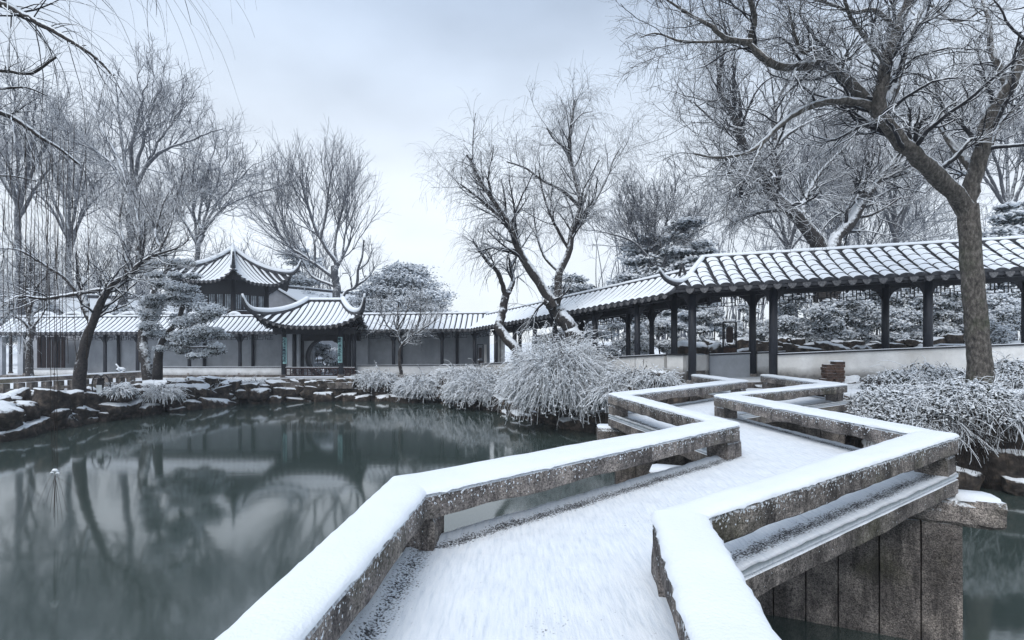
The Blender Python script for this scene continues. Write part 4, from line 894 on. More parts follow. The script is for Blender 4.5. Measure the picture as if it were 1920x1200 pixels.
# ---- big foreground tree on the right
Y = 11.7
T1 = [([(1840, 735), (1834, 640), (1826, 540), (1818, 440), (1814, 385)], 47, 40),
 ([(1812, 395), (1780, 352), (1712, 288), (1672, 246), (1648, 206), (1655, 160), (1666, 100), (1684, 48), (1706, 0), (1730, -70)], 40, 12, -1.6),
 ([(1652, 212), (1672, 180), (1690, 110), (1716, 40), (1745, -10), (1780, -80)], 22, 8, 1.5, -.4),
 ([(1650, 215), (1628, 190), (1580, 146), (1540, 123), (1492, 124), (1452, 120), (1420, 96), (1406, 74), (1416, 40), (1406, 5), (1390, -50)], 26, 6, -2.2, -.4),
 ([(1408, 78), (1360, 72), (1332, 48), (1296, 28), (1250, -5)], 11, 3, -.6, -2.4), ([(1440, 112), (1400, 80), (1340, 78), (1280, 76), (1232, 62), (1200, 70)], 9, 2.5, .5, -2.2),
 ([(1640, 205), (1604, 189), (1540, 193), (1500, 208), (1460, 236), (1428, 268), (1396, 288), (1340, 296), (1300, 288)], 19, 4, -1.2, -.5),
 ([(1814, 395), (1828, 330), (1843, 272), (1854, 224), (1884, 172), (1908, 130), (1930, 70), (1950, -20)], 34, 15, -1.0), ([(1850, 290), (1872, 235), (1905, 200), (1960, 165)], 14, 7, .8),
 ([(1822, 318), (1782, 268), (1757, 228), (1730, 217), (1680, 217), (1640, 225)], 16, 6, 1.8), ([(1757, 228), (1764, 192), (1748, 152), (1700, 136), (1660, 150)], 11, 4, 1.0, 1.2),
 ([(1540, 123), (1522, 90), (1505, 98), (1490, 60), (1480, 10)], 9, 3, -1, -1.2), ([(1684, 55), (1640, 20), (1600, 22), (1550, 5), (1500, -10)], 10, 4, -.8, -1.2),
 ([(1890, 165), (1860, 90), (1850, 30), (1830, -40)], 14, 6, 1, -.5), ([(1664, 120), (1620, 70), (1590, 20), (1580, -40)], 10, 4, -1.5, -1.),
 ([(1735, 0), (1790, 40), (1840, 20), (1900, -20)], 7, 3, -.6, 1.), ([(1430, 268), (1400, 330), (1380, 350)], 6, 2, -.4, -1.6)]
tp_, tr_ = limbs_px(T1, Y)
tr_[1:] *= .82; tr_[0] *= .80* np.r_[np.linspace(1.22, 1.02, 5), np.ones(21)]
tree('bare_tree', 'big bare tree on the right bank with mossy trunk and spreading snowy limbs', tp_[0][0], tp_, tr_,
 [dict(n=200, L=(.9, 2.4), a=(.4, 1.15), K=10, up=.03, jit=.24, ratio=.36, rmin=.009, t0=.12, s=5), dict(n=1500, L=(.5, 1.25), K=8, up=.01, jit=.25, ratio=.55, rmin=.0050, s=4), dict(n=8500, L=(.22, .65), K=6, up=-.02, jit=.24, ratio=.6, rmin=.0032, s=3),
  dict(src=2, n=3000, L=(.2, .5), K=5, jit=.24, ratio=.5, rmin=.003)], mb='trunk', sides=20)
# ---- V-shaped tree behind the near corridor
T2 = [([(1551, 640), (1551, 560), (1551, 500)], 52, 48), ([(1550, 520), (1538, 470), (1500, 412), (1452, 368), (1428, 328), (1408, 296), (1384, 248), (1376, 216), (1352, 180), (1348, 150), (1356, 110)], 30, 6, -2),
 ([(1452, 368), (1451, 340), (1452, 280), (1453, 200), (1472, 160), (1490, 110)], 14, 5, 1.2, -.8), ([(1552, 520), (1564, 456), (1600, 408), (1624, 366), (1660, 322), (1690, 290), (1720, 255), (1760, 200)], 26, 8, 1.5), ([(1622, 370), (1612, 362), (1604, 362)], 16, 14, -.5, .6),
 ([(1530, 455), (1506, 396), (1532, 332), (1580, 280), (1612, 248), (1640, 225)], 11, 4, 2, .3), ([(1428, 330), (1390, 318), (1350, 330)], 8, 3, -1.5, -.8), ([(1453, 280), (1480, 250), (1545, 215)], 9, 3, .5, .2), ([(1405, 292), (1370, 292), (1336, 332)], 8, 3, -.6, -1.2), ([(1384, 250), (1350, 236), (1300, 190)], 6, 2, -.6, -1.5), ([(1600, 410), (1640, 400), (1690, 370)], 7, 3, -1, 1)]
tp_, tr_ = limbs_px(T2, 22.5)
tree('bare_tree', 'bare tree behind the near corridor splitting into a wide snow-lined V', tp_[0][0], tp_, tr_,
 [dict(n=170, L=(1.6, 3.8), K=10, up=.03, jit=.22, ratio=.40, rmin=.016, t0=.25, s=4), dict(n=1300, L=(.9, 2.2), K=8, up=.01, jit=.22, ratio=.55, rmin=.010), dict(n=6500, L=(.4, 1.2), K=6, up=-.01, jit=.22, ratio=.6, rmin=.0058)], mt='twig')
# ---- the two leaning willows
W1 = [([(988, 706), (968, 658), (937, 618), (939, 596), (949, 553)], 21, 15, .6), ([(949, 556), (934, 512), (914, 490), (887, 452)], 11, 4, -.8, .6), ([(948, 556), (961, 530), (958, 500)], 11, 7, .5, .6), ([(958, 502), (975, 470), (1000, 430)], 5, 2, .5, 1)]
tp_, tr_ = limbs_px(W1, 19.6)
droop = lambda t: -.34*t
tree('willow_tree', 'thin crooked bare willow leaning left with two stubby limbs in front of the corridor', tp_[0][0], tp_, tr_,
 [dict(n=34, L=(.7, 1.6), K=9, up=.0, jit=.14, ratio=.4, rmin=.010, t0=.45, s=4), dict(n=260, L=(.7, 1.8), K=8, up=droop, jit=.10, ratio=.5, rmin=.0045)], group='leaning willows')
W2 = [([(1100, 682), (1077, 630), (1048, 587), (1034, 568)], 31, 26, .3), ([(1040, 575), (1020, 544), (991, 501), (972, 468), (958, 430), (934, 387), (901, 340), (877, 292), (868, 300)], 20, 5, -.8), ([(957, 430), (920, 390), (890, 365), (863, 345)], 9, 3, -1.2, -.4),
 ([(1042, 572), (1046, 545), (1048, 511), (1067, 473), (1072, 435), (1089, 388), (1078, 330), (1067, 283), (1071, 231), (1077, 188)], 16, 4, .8), ([(1088, 390), (1058, 359), (1020, 340), (987, 316), (950, 303)], 8, 3, -.8, .5), ([(1072, 440), (1100, 400), (1130, 350), (1150, 300), (1165, 275)], 8, 3, 1.4, .4), ([(1068, 470), (1040, 420), (1020, 370), (1010, 320)], 7, 2.5, -1, .3), ([(1067, 283), (1040, 262), (1025, 240)], 5, 2, -.5, .5), ([(1070, 235), (1090, 215), (1110, 210)], 4, 1.5, .4, .6), ([(1048, 510), (1020, 480), (1005, 430), (1000, 390)], 6, 2.5, .8, .2), ([(1090, 388), (1110, 330), (1125, 290)], 6, 2, .7, .6),
 ([(1036, 574), (1026, 567), (1020, 564)], 17, 13, 0)]
tp_, tr_ = limbs_px(W2, 19.9)
tree('willow_tree', 'tall leaning willow with a broken snowy stump at its fork and drooping twigs', tp_[0][0], tp_, tr_,
 [dict(n=120, L=(1.0, 2.6), K=9, up=.03, jit=.13, ratio=.42, rmin=.011, t0=.3, s=4), dict(n=900, L=(.6, 1.8), K=8, up=lambda t: .03-.24*t, jit=.12, ratio=.5, rmin=.006), dict(n=4200, L=(.4, 1.5), K=8, up=lambda t: -.40*t, jit=.08, ratio=.55, rmin=.0045)], group='leaning willows')
# ---- left bank trees
L1 = [([(148, 746), (153, 675), (164, 628), (176, 596), (198, 553), (212, 530), (241, 516), (261, 494), (300, 475), (336, 462), (352, 448)], 22, 2, -.5), ([(174, 606), (161, 579), (153, 548), (150, 520)], 16, 9, .4, .0), ([(205, 545), (180, 544), (150, 550), (112, 556), (80, 560), (35, 556), (0, 576), (-40, 590)], 9, 4, -2.2), ([(156, 560), (120, 520), (90, 500), (40, 470), (0, 465)], 8, 3, -1.2, .4), ([(258, 497), (258, 470), (262, 430), (250, 380)], 7, 3, .6, -.2), ([(305, 472), (290, 440), (300, 400), (320, 360)], 6, 2, .8, -.3), ([(170, 590), (190, 560), (185, 500)], 7, 3, .8, .2), ([(240, 517), (234, 470), (224, 420), (230, 370)], 7, 2, .6, -.2), ([(292, 480), (318, 430), (328, 385)], 5, 1.5, .6, -.4)]
tp_, tr_ = limbs_px(L1, 19.8)
tree('bare_tree', 'bare tree on the left bank leaning right with a snow-capped broken stub on its trunk', tp_[0][0], tp_, tr_,
 [dict(n=150, L=(1.1, 2.6), K=9, up=.04, jit=.18, ratio=.42, rmin=.012, t0=.35, s=4), dict(n=650, L=(.7, 1.7), K=7, up=.03, jit=.2, ratio=.55, rmin=.0075), dict(n=3200, L=(.3, .9), K=5, up=.02, jit=.2, ratio=.6, rmin=.005)], skip=0)
L2 = [([(279, 712), (273, 670), (267, 625), (280, 577), (294, 535), (315, 504), (326, 484), (330, 462)], 22, 3, .8), ([(290, 545), (270, 500), (262, 450), (240, 400)], 9, 4, .5, .4), ([(312, 510), (310, 470), (300, 420)], 6, 3, .4, .6)]
tp_, tr_ = limbs_px(L2, 23.6)
tree('bare_tree', 'snow-plastered bare tree with curved trunk beside the layered snowy evergreen', tp_[0][0], tp_, tr_,
 [dict(n=50, L=(1.0, 2.4), K=9, up=.12, jit=.18, ratio=.42, rmin=.014, t0=.4, s=4), dict(n=320, L=(.7, 1.6), K=7, up=.03, jit=.2, ratio=.55, rmin=.009), dict(n=1700, L=(.3, .9), K=5, jit=.2, ratio=.6, rmin=.006)])
L3 = [([(56, 706), (55, 650), (58, 615), (50, 580), (46, 540), (60, 480)], 13, 5, .3), ([(57, 618), (40, 600), (12, 585)], 6, 2.5, -.5), ([(57, 620), (80, 590), (90, 560)], 5, 2, .5), ([(52, 590), (70, 540), (100, 500)], 6, 2, .6)]
tp_, tr_ = limbs_px(L3, 24.5)
tree('bare_tree', 'slender pale trunk with snow specks before the dark left end of the corridor', tp_[0][0], tp_, tr_,
 [dict(n=40, L=(.9, 2.4), K=8, up=.05, jit=.18, ratio=.45, rmin=.012, t0=.4, s=4), dict(n=260, L=(.6, 1.5), K=6, jit=.2, ratio=.55, rmin=.008), dict(n=900, L=(.3, .9), K=5, jit=.2, ratio=.6, rmin=.006)], skip=0)
B3 = [([(752, 702), (749, 665), (755, 646), (772, 630), (800, 612), (815, 600)], 7, 2, -.4), ([(754, 648), (746, 630), (745, 600), (748, 570)], 6, 2, .3), ([(745, 622), (728, 612), (715, 590)], 4, 1.5, -.3), ([(772, 630), (785, 600), (790, 570)], 3.5, 1.5, .3, -.1), ([(746, 615), (760, 590), (770, 560)], 3.5, 1.5, .2)]
tp_, tr_ = limbs_px(B3, 27.6)
tree('maple_tree', 'small snow-coated maple standing before the far grey corridor wall', tp_[0][0], tp_, tr_,
 [dict(n=50, L=(.7, 1.7), K=7, up=.06, jit=.16, ratio=.5, rmin=.013, t0=.35, s=4), dict(n=330, L=(.4, 1.1), K=6, up=.03, jit=.18, ratio=.6, rmin=.009), dict(n=800, L=(.25, .6), K=4, jit=.18, ratio=.6, rmin=.007)], skip=0)
# ---- broom-shaped tree behind the pavilion
B1 = [([(634, 640), (632, 560), (630, 524), (629, 500)], 17, 13), ([(630, 505), (631, 492), (618, 474), (601, 446), (588, 420), (575, 380), (560, 330)], 9, 3, -.8), ([(630, 505), (640, 485), (652, 460), (658, 448)], 7, 4, .5), ([(628, 525), (622, 518), (589, 494), (565, 476), (547, 464), (520, 432), (505, 400)], 8, 3, -.8), ([(626, 536), (586, 518), (571, 497), (552, 462)], 7, 2.5, .8),
 ([(601, 446), (612, 400), (618, 350), (624, 310)], 5, 2, .3, -.4), ([(631, 495), (628, 450), (640, 400), (655, 350)], 6, 2, .8), ([(589, 494), (590, 450), (575, 410)], 5, 2, .5, -.4), ([(547, 464), (535, 420), (520, 370)], 4, 2, .2, -.6), ([(640, 485), (650, 430), (672, 385)], 4, 2, .9)]
tp_, tr_ = limbs_px(B1, 40)
tree('bare_tree', 'upright broom-shaped bare tree rising behind the half pavilion roof', tp_[0][0], tp_, tr_,
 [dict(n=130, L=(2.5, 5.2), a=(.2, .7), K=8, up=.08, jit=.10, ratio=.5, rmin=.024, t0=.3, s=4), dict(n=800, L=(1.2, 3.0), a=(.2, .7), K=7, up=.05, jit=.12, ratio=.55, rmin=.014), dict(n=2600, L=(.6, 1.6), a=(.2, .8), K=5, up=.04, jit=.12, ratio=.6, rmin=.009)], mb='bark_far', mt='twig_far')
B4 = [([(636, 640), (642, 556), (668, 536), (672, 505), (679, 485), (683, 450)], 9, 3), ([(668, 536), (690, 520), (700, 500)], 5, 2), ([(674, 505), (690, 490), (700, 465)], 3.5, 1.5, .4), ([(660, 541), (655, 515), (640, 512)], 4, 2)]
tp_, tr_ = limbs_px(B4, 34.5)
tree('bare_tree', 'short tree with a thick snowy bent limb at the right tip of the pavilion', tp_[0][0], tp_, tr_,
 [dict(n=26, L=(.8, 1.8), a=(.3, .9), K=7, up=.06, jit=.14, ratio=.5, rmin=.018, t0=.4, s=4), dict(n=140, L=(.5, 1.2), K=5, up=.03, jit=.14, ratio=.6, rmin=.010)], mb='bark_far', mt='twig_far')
# ---- tall background trees
def bgtree(label, x, ytop, width, Y, n=(30, 700, 3600), yb=640, seed=0, lean=0., ysplit=None, w=26, dense=1.0, dome=False):
    w = w*.50; dense = dense*1.0
    k_ = Y/FPX; h = (yb-ytop)*k_; r0 = w/2*k_; wd = width*k_/2
    ys_ = ysplit or (yb-(yb-ytop)*.33)
    L = [([(x, yb), (x+lean*.3, (yb+ys_)/2), (x+lean*.6, ys_)], w, w*.75)]
    nl = 7
    for i in range(nl):
        a = (i-(nl-1)/2)/(nl-1)*2; xe = x+lean+a*width*.40+rng.normal(0, width*.03); ye = ytop+(ys_-ytop)*(.12+.42*abs(a)**1.7)+rng.normal(0, 8)
        xm = x+lean*.6+a*width*.16; ym = ys_-(ys_-ytop)*(.36-.08*abs(a))
        dv = rng.uniform(-.14, .30)*(ys_-ytop) if i % 2 else rng.uniform(-.05, .1)*(ys_-ytop); L.append(([(x+lean*(.6 if dv < 0 else .5), ys_+6+dv), (xm, ym+dv*.4), (xe, ye)], w*.55, w*.12, rng.uniform(-.18, .18)*wd*2))
    tp_, tr_ = limbs_px(L, Y)
    s_ = width*k_
    return tree('bare_tree', label, tp_[0][0], tp_, tr_, [dict(n=int(120*dense), L=(.16*s_, .34*s_), a=(.35, .95), K=9, up=.05, jit=.15, ratio=.45, rmin=.03, t0=.25, s=4), dict(n=int(n[1]*dense), L=(.08*s_, .19*s_), K=7, up=.04, jit=.17, ratio=.55, rmin=.016), dict(n=int(n[2]*dense), L=(.03*s_, .09*s_), K=5, up=.03, jit=.18, ratio=.6, rmin=.011)],
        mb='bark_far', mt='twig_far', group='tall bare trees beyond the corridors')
bgtree('tallest far bare tree, its forked trunk left of the tower pavilion', 224, 125, 340, 38, lean=40, ysplit=350, w=28)
bgtree('dome-crowned far bare tree directly over the tower pavilion roof', 345, 245, 300, 42, lean=55, ysplit=440, w=22, dense=1.3)
bgtree('far bare tree at the left edge of the view', 40, 130, 340, 40, lean=-10, ysplit=380, w=26)
bgtree('far bare tree between the left edge and the forked giant', 130, 215, 280, 45, ysplit=430, w=22)
bgtree('bare tree just right of the tall willow over the middle corridor roof', 1215, 340, 260, 30, lean=20, ysplit=500, w=22, dense=1.1)
bgtree('far bare tree seen between the limbs of the V-shaped tree', 1480, 250, 330, 33, ysplit=470, w=20)
bgtree('far bare tree right of the V-shaped tree, left of the mossy trunk', 1690, 160, 400, 31, lean=-20, ysplit=400, w=24, dense=.7)
bgtree('far bare tree behind the big mossy trunk at the right edge', 1900, 120, 400, 29, lean=-20, ysplit=380, w=24, dense=.7)
bgtree('low spreading bare tree behind the near corridor ridge', 1610, 330, 420, 36, ysplit=520, w=18, dense=1.1)
# ---- evergreens
def leaf_quads(c, l, w, upb=.3, droop=.0, horiz=1.0):
    """elongated leaf blades at centres c"""
    n = len(c); d = rng.normal(size=(n, 3)); d[:, 2] = d[:, 2]*horiz-droop; d /= np.linalg.norm(d, axis=1, keepdims=True)
    nn = rng.normal(size=(n, 3)); nn[:, 2] += upb*3; s_ = np.cross(d, nn); s_ /= np.linalg.norm(s_, axis=1, keepdims=True)+1e-9
    ll = (l*rng.uniform(.6, 1.3, n))[:, None]/2; ww = (w*rng.uniform(.6, 1.3, n))[:, None]/2
    V = np.stack([c-d*ll, c+s_*ww, c+d*ll, c-s_*ww], 1).reshape(-1, 3)
    return V, np.arange(4*n).reshape(-1, 4)
def blob(n, c, r, shell=.30, top=0.):
    d = rng.normal(size=(n, 3)); d /= np.linalg.norm(d, axis=1, keepdims=True)
    if top: d[:, 2] = np.where(d[:, 2] < -top, -d[:, 2], d[:, 2])
    k_ = shell+(1-shell)*rng.random(n)**.7; k_ *= 1+.28*hash_noise(d, 2.7, rng.integers(99))+.16*rng.normal(size=n); return np.asarray(c)+d*np.asarray(r)*k_[:, None]
def tufts(c, sx, sy, sz):
    n = len(c); a = rng.uniform(0, 2*np.pi, n); k_ = rng.uniform(.5, 1.4, (n, 1)); e1 = np.stack([np.cos(a), np.sin(a), rng.normal(0, .35, n)], 1); e2 = np.stack([-np.sin(a), np.cos(a), rng.normal(0, .35, n)], 1); e3 = np.array([0, 0, 1.])
    V = np.stack([c+e1*sx*k_, c+e2*sy*k_, c-e1*sx*k_, c-e2*sy*k_, c+e3*sz*k_, c-e3*sz*.6*k_], 1).reshape(-1, 3); b = np.arange(n)[:, None]*6
    T = np.concatenate([b+np.array(t)[None] for t in ((0, 1, 4), (1, 2, 4), (2, 3, 4), (3, 0, 4), (1, 0, 5), (2, 1, 5), (3, 2, 5), (0, 3, 5))]); return V, T
def clumps(cs, rs, per, l, w, upb=.3, droop=0., horiz=1.0, shell=.25):
    C = np.vstack([blob(per, c, r, shell) for c, r in zip(cs, rs)]); return leaf_quads(C, l, w, upb, droop, horiz)
def evergreen(name, label, base, cs, rs, per, l, w, stems, mat='leaf', group=None, cat='shrub', upb=.3, droop=0., horiz=1., smat='bark', snow=True):
    t = thing(name, label, cat, base, group); b = np.array(base, float)
    V, Q = clumps(cs, rs, per, l, w, upb, droop, horiz); put('foliage', mesh_np('foliage', V-b, [Q], M[mat]), t)
    if snow:
        C2 = np.vstack([blob(max(6, int(per*.50)), np.asarray(c)+[0, 0, r[2]*.10], r, .50, .35) for c, r in zip(cs, rs)]); V2, T2_ = tufts(C2, l*.60, l*.38, l*.25)
        prop(put('snow_layer', mesh_np('snow_layer', V2-b, [T2_], M['snow'], None, True), t), kind='stuff')
    m = MB()
    for s_ in stems: m.tube(spline(s_[0], 10), np.linspace(s_[1], s_[2], 10), 7)
    m.build('trunk', M[smat], t, True); return t
# snow-laden evergreen on left bank
Yv = 23.0; base = P(295, 712, Yv)
cs, rs = [], []
for x, y, r in ((330, 545, 26), (355, 570, 30), (310, 590, 26), (340, 615, 34), (280, 600, 22), (300, 520, 16), (345, 520, 18), (390, 585, 22), (375, 600, 28), (300, 628, 24), (380, 640, 28), (345, 645, 30), (395, 660, 16), (410, 630, 18), (290, 560, 18), (322, 660, 18), (365, 540, 20), (378, 668, 14)):
    for q_ in range(3):
        cs.append(P(x+rng.normal(0, 13), y+rng.normal(0, 11), Yv+rng.normal(0, .45))); k_ = r*Yv/FPX*rng.uniform(.5, .8); rs.append((k_*1.15, k_*1.15, k_*.58))
evergreen('evergreen_tree', 'snow-laden evergreen with layered pads leaning over the left bank rocks', base, cs, rs, 560, .10, .045, [([base, P(298, 660, Yv), P(310, 630, Yv), P(335, 600, Yv), P(345, 560, Yv)], .22, .08), ([P(308, 632, Yv), P(350, 650, Yv-.3), P(390, 650, Yv-.5)], .10, .04)], cat='tree', upb=.5)
def cedar(label, x, ytop, yb, width, Y, n, name='cedar_tree'):
    cs, rs = [], []; k_ = Y/FPX; base = P(x, yb, Y); top = P(x, ytop, Y); st = [([base, (base+top)/2, top], .3, .06)]
    for i in range(n):
        f = rng.random()**.8; yy = ytop+(yb-ytop)*f; ww = width/2*(.22+.78*f**.7)*rng.uniform(.3, 1.0); a = rng.uniform(0, 2*math.pi)
        c = P(x, yy, Y)+np.array([math.cos(a)*ww*k_, math.sin(a)*ww*k_*.8, 0]); s_ = width*.17*k_*rng.uniform(.7, 1.3); cs.append(c); rs.append((s_, s_, s_*.28))
        if i % 3 == 0: st.append(([P(x, yy+10, Y), (P(x, yy+2, Y)+c)/2, c], .07, .03))
    return evergreen(name, label, base, cs, rs, 190, .26, .10, st, 'leaf_far', 'far evergreens', 'tree', .5, .1, .5, 'bark_far')
cedar('flat-topped cedar with snow-dusted tiers between the pavilion and the willows', 752, 505, 612, 215, 46, 170)
cedar('dim evergreen behind the tower pavilion and broom-shaped tree', 560, 470, 620, 130, 50, 70)
cedar('tall dark pine with snowy boughs over the bend of the corridor', 1290, 410, 620, 130, 29, 90, 'pine_tree')
cedar('broad dark pine right of the tall willow over the middle corridor', 1215, 445, 620, 160, 31, 100, 'pine_tree')
cedar('dark snowy evergreen at the right edge above the near corridor roof', 1905, 385, 620, 150, 24, 90, 'pine_tree')
cedar('dark evergreen behind the willow fork, over the corridor', 1075, 520, 640, 130, 33, 60, 'pine_tree')
# ---- bushes behind the corridors
def bush(label, x, ytop, ybot, width, Y, n=26, per=520, l=.12, w=.04, group='snowy bushes behind the corridors', name='evergreen_shrub', mat='leaf', droop=.25, upb=.45):
    k_ = Y/FPX; cs, rs = [], []; base = P(x, ybot, Y); h = (ybot-ytop)*k_; wd = width*k_/2
    for i in range(n):
        a = rng.uniform(-1, 1); f = rng.random(); c = base+np.array([a*wd*.85, rng.uniform(-.5, .5)*wd*.6, h*(.04+.88*f*(1-.35*a*a))]); s_ = rng.uniform(.26, .46)*min(h, wd)*.8; cs.append(c); rs.append((s_, s_, s_*.62))
    ytop0 = ytop; st = [([base+np.array([a*.3*wd, 0, -.1]), base+np.array([a*.5*wd, .1, h*.4]), base+np.array([a*.7*wd, 0, h*.8])], .04, .015) for a in (-1, -.4, .3, 1)]
    return evergreen(name, label, base, cs, rs, per, l, w, st, mat, group, 'shrub', upb, droop)
bush('snowy bamboo-like bush behind the first bay of the near corridor, right of the carved panel', 1500, 534, 662, 150, 20.8)
bush('rounded snowy bush in the middle of the near corridor\'s wide bay', 1580, 538, 655, 130, 20.2, 30)
bush('snowy bush just left of the paired posts of the near corridor', 1640, 540, 655, 110, 21)
bush('dense snowy bush between the paired posts and the mossy trunk', 1720, 534, 640, 130, 20.5, 30)
bush('snowy bush behind the mossy trunk in the near corridor', 1800, 534, 640, 110, 20)
bush('low flat snowy bush at the far right through the corridor', 1890, 578, 650, 130, 18.8, 22, 200)
bush('tall snowy bush at the far right edge behind the corridor posts', 1900, 540, 620, 120, 21.5, 24)
bush('snowy bush seen left of the carved panel at the corner of the corridors', 1335, 553, 665, 90, 22)
bush('small drooping snowy bush right behind the corridor corner wall', 1405, 568, 662, 80, 21.5, 20)
bush('snowy bush behind the middle corridor, next to its last posts', 1245, 590, 680, 90, 23, 24)
bush('snowy bush behind the middle corridor between the paired posts', 1160, 585, 690, 110, 25, 28)
bush('snowy bush behind the middle corridor over the drooping bush', 1085, 590, 690, 100, 27, 26)
bush('snowy shrub seen through the moon gate', 600, 632, 704, 56, 33, 26, 300, .14, .07)
bush('second snowy shrub on the right inside the moon gate', 642, 640, 704, 60, 34, 26, 300, .14, .07)
bush('snowy evergreen clump rising behind the left corridor near the scalloped wall', 250, 560, 615, 130, 37, 26, 330, .2, .09, mat='leaf_far')
bush('dim snowy clump behind the left end of the corridor roof', 30, 540, 640, 140, 42, 26, 330, .2, .09, mat='leaf_far')
# ---- arching, snow-covered stems
def arching(label, c, rx, ry, h, n, L, group=None, name='arching_shrub', fall=-.10, rmin=.008, K=10, leaf=0, mat='stem', jit=.10, up0=.5, cat='shrub', s=3, zmin=WZ+.03):
    c = np.asarray(c, float); t = thing(name, label, cat, c, group)
    a = rng.uniform(0, 2*np.pi, n); q_ = np.sqrt(rng.random(n)); p = np.stack([np.cos(a)*q_*rx*.6, np.sin(a)*q_*ry*.6, h*(1-q_**2)*rng.uniform(.35, 1, n)], 1)
    d = np.stack([np.cos(a+rng.normal(0, .6, n)), np.sin(a+rng.normal(0, .6, n)), np.full(n, up0)+rng.normal(0, .35, n)], 1); d /= np.linalg.norm(d, axis=1, keepdims=True)
    out = np.zeros((n, K, 3)); out[:, 0] = p; st = rng.uniform(.5, 1.1, n)[:, None]*L/(K-1)
    for k_ in range(1, K):
        d = d+rng.normal(size=(n, 3))*jit; d[:, 2] += fall*(1+1.6*k_/K); d /= np.linalg.norm(d, axis=1, keepdims=True); p = p+d*st; out[:, k_] = p
    out[:, :, 2] = np.maximum(out[:, :, 2], zmin-c[2]+.02*rng.random((n, 1)))
    rad = rmin*rng.uniform(.7, 1.5, n)[:, None]*np.linspace(1.2, .8, K)[None]*rng.uniform(.55, 1.5, (n, K))
    V, Q = tubes(out, rad, s); put('branchwork', mesh_np('branchwork', V, [Q], M[mat], None, True), t)
    tw_p, tw_r = grow(out, rad, int(n*1.6), .1, 1, (L*.10, L*.26), (.4, 1.0), 5, up=fall*.5, jit=.16, ratio=.55, rmin=rmin*.5); V, Q = tubes(tw_p, tw_r, 3)
    tw_z = V[:, 2]; V[:, 2] = np.maximum(tw_z, zmin-c[2]); prop(put('twiggery', mesh_np('twiggery', V, [Q], M['twig'], None, True), t), kind='stuff')
    if leaf:
        leaf2 = leaf; leaf = leaf//2; i = rng.integers(0, n, leaf); k2 = rng.integers(1, K, leaf); ii = rng.integers(0, n, leaf2//2); kk_ = rng.integers(1, K, leaf2//2); V2, T2_ = tufts(out[ii, kk_]+rng.normal(0, .03, (leaf2//2, 3))+[0, 0, .02], .05, .028, .022); prop(put('snow_layer', mesh_np('snow_layer', V2, [T2_], M['snow'], None, True), t), kind='stuff'); V, Q = leaf_quads(out[i, k2]+rng.normal(0, .06, (leaf, 3)), .075, .03, .35); put('foliage', mesh_np('foliage', V, [Q], M['leaf']), t)
    # dark heart of dead growth and soil so the middle does not show through
    return t
arching('large fountain-shaped bush of drooping snow-covered stems at the foot of the willows', P(1052, 722, 18.6), 1.8, 1.4, 1.3, 3000, 1.85, fall=-.12, rmin=.0078, leaf=30000, jit=.2)
arching('snowy twig mound spilling over the water left of the big drooping bush', P(905, 735, 24.2), 2.1, 1.2, .75, 1300, 1.1, 'low snowy mounds along the far bank', rmin=.012, fall=-.12, leaf=14000, jit=.2)
arching('snowy mound with a dark hollow beneath it, in the middle of the far bank', P(800, 728, 27.0), 2.2, 1.1, .55, 1200, .95, 'low snowy mounds along the far bank', rmin=.012, fall=-.13, leaf=12000, jit=.2)
arching('low snowy twigs on the rocks right of the half pavilion', P(705, 716, 27.9), 1.7, .8, .45, 700, .75, 'low snowy mounds along the far bank', rmin=.012, fall=-.12, leaf=7000, jit=.2)
arching('snowy mound against the far corridor wall left of the thin willow', P(880, 705, 26.8), 2.2, .9, .4, 700, 1.0, 'low snowy mounds along the far bank', rmin=.012, leaf=500)
arching('snowy low shrub between the drooping bush and the bridge', P(1190, 722, 17.4), 1.3, .9, .45, 900, .9, 'low snowy mounds along the far bank', rmin=.010, leaf=1200)
arching('snowy twigs right beside the left corner of the bridge', P(1150, 745, 17.0), .9, .7, .3, 500, .9, 'low snowy mounds along the far bank', rmin=.010, leaf=700)
arching('small snowy shrub hanging over the left bank rocks below the two trunks', P(300, 742, 22.6), 1.0, .7, .35, 420, .8, 'low snowy mounds along the far bank', rmin=.011, leaf=500)
arching('snow clump on the rocks in front of the left corridor wall', P(420, 726, 26.4), .8, .6, .3, 300, .7, 'low snowy mounds along the far bank', rmin=.012, leaf=300)
arching('second snow clump on the rocks nearer to the half pavilion', P(478, 724, 27.2), .8, .6, .3, 300, .7, 'low snowy mounds along the far bank', rmin=.012, leaf=300)
arching('snowy cushion beside the round-backed iron stand on the left bank', P(222, 735, 20.6), .6, .5, .22, 260, .5, 'low snowy mounds along the far bank', rmin=.010, leaf=300)
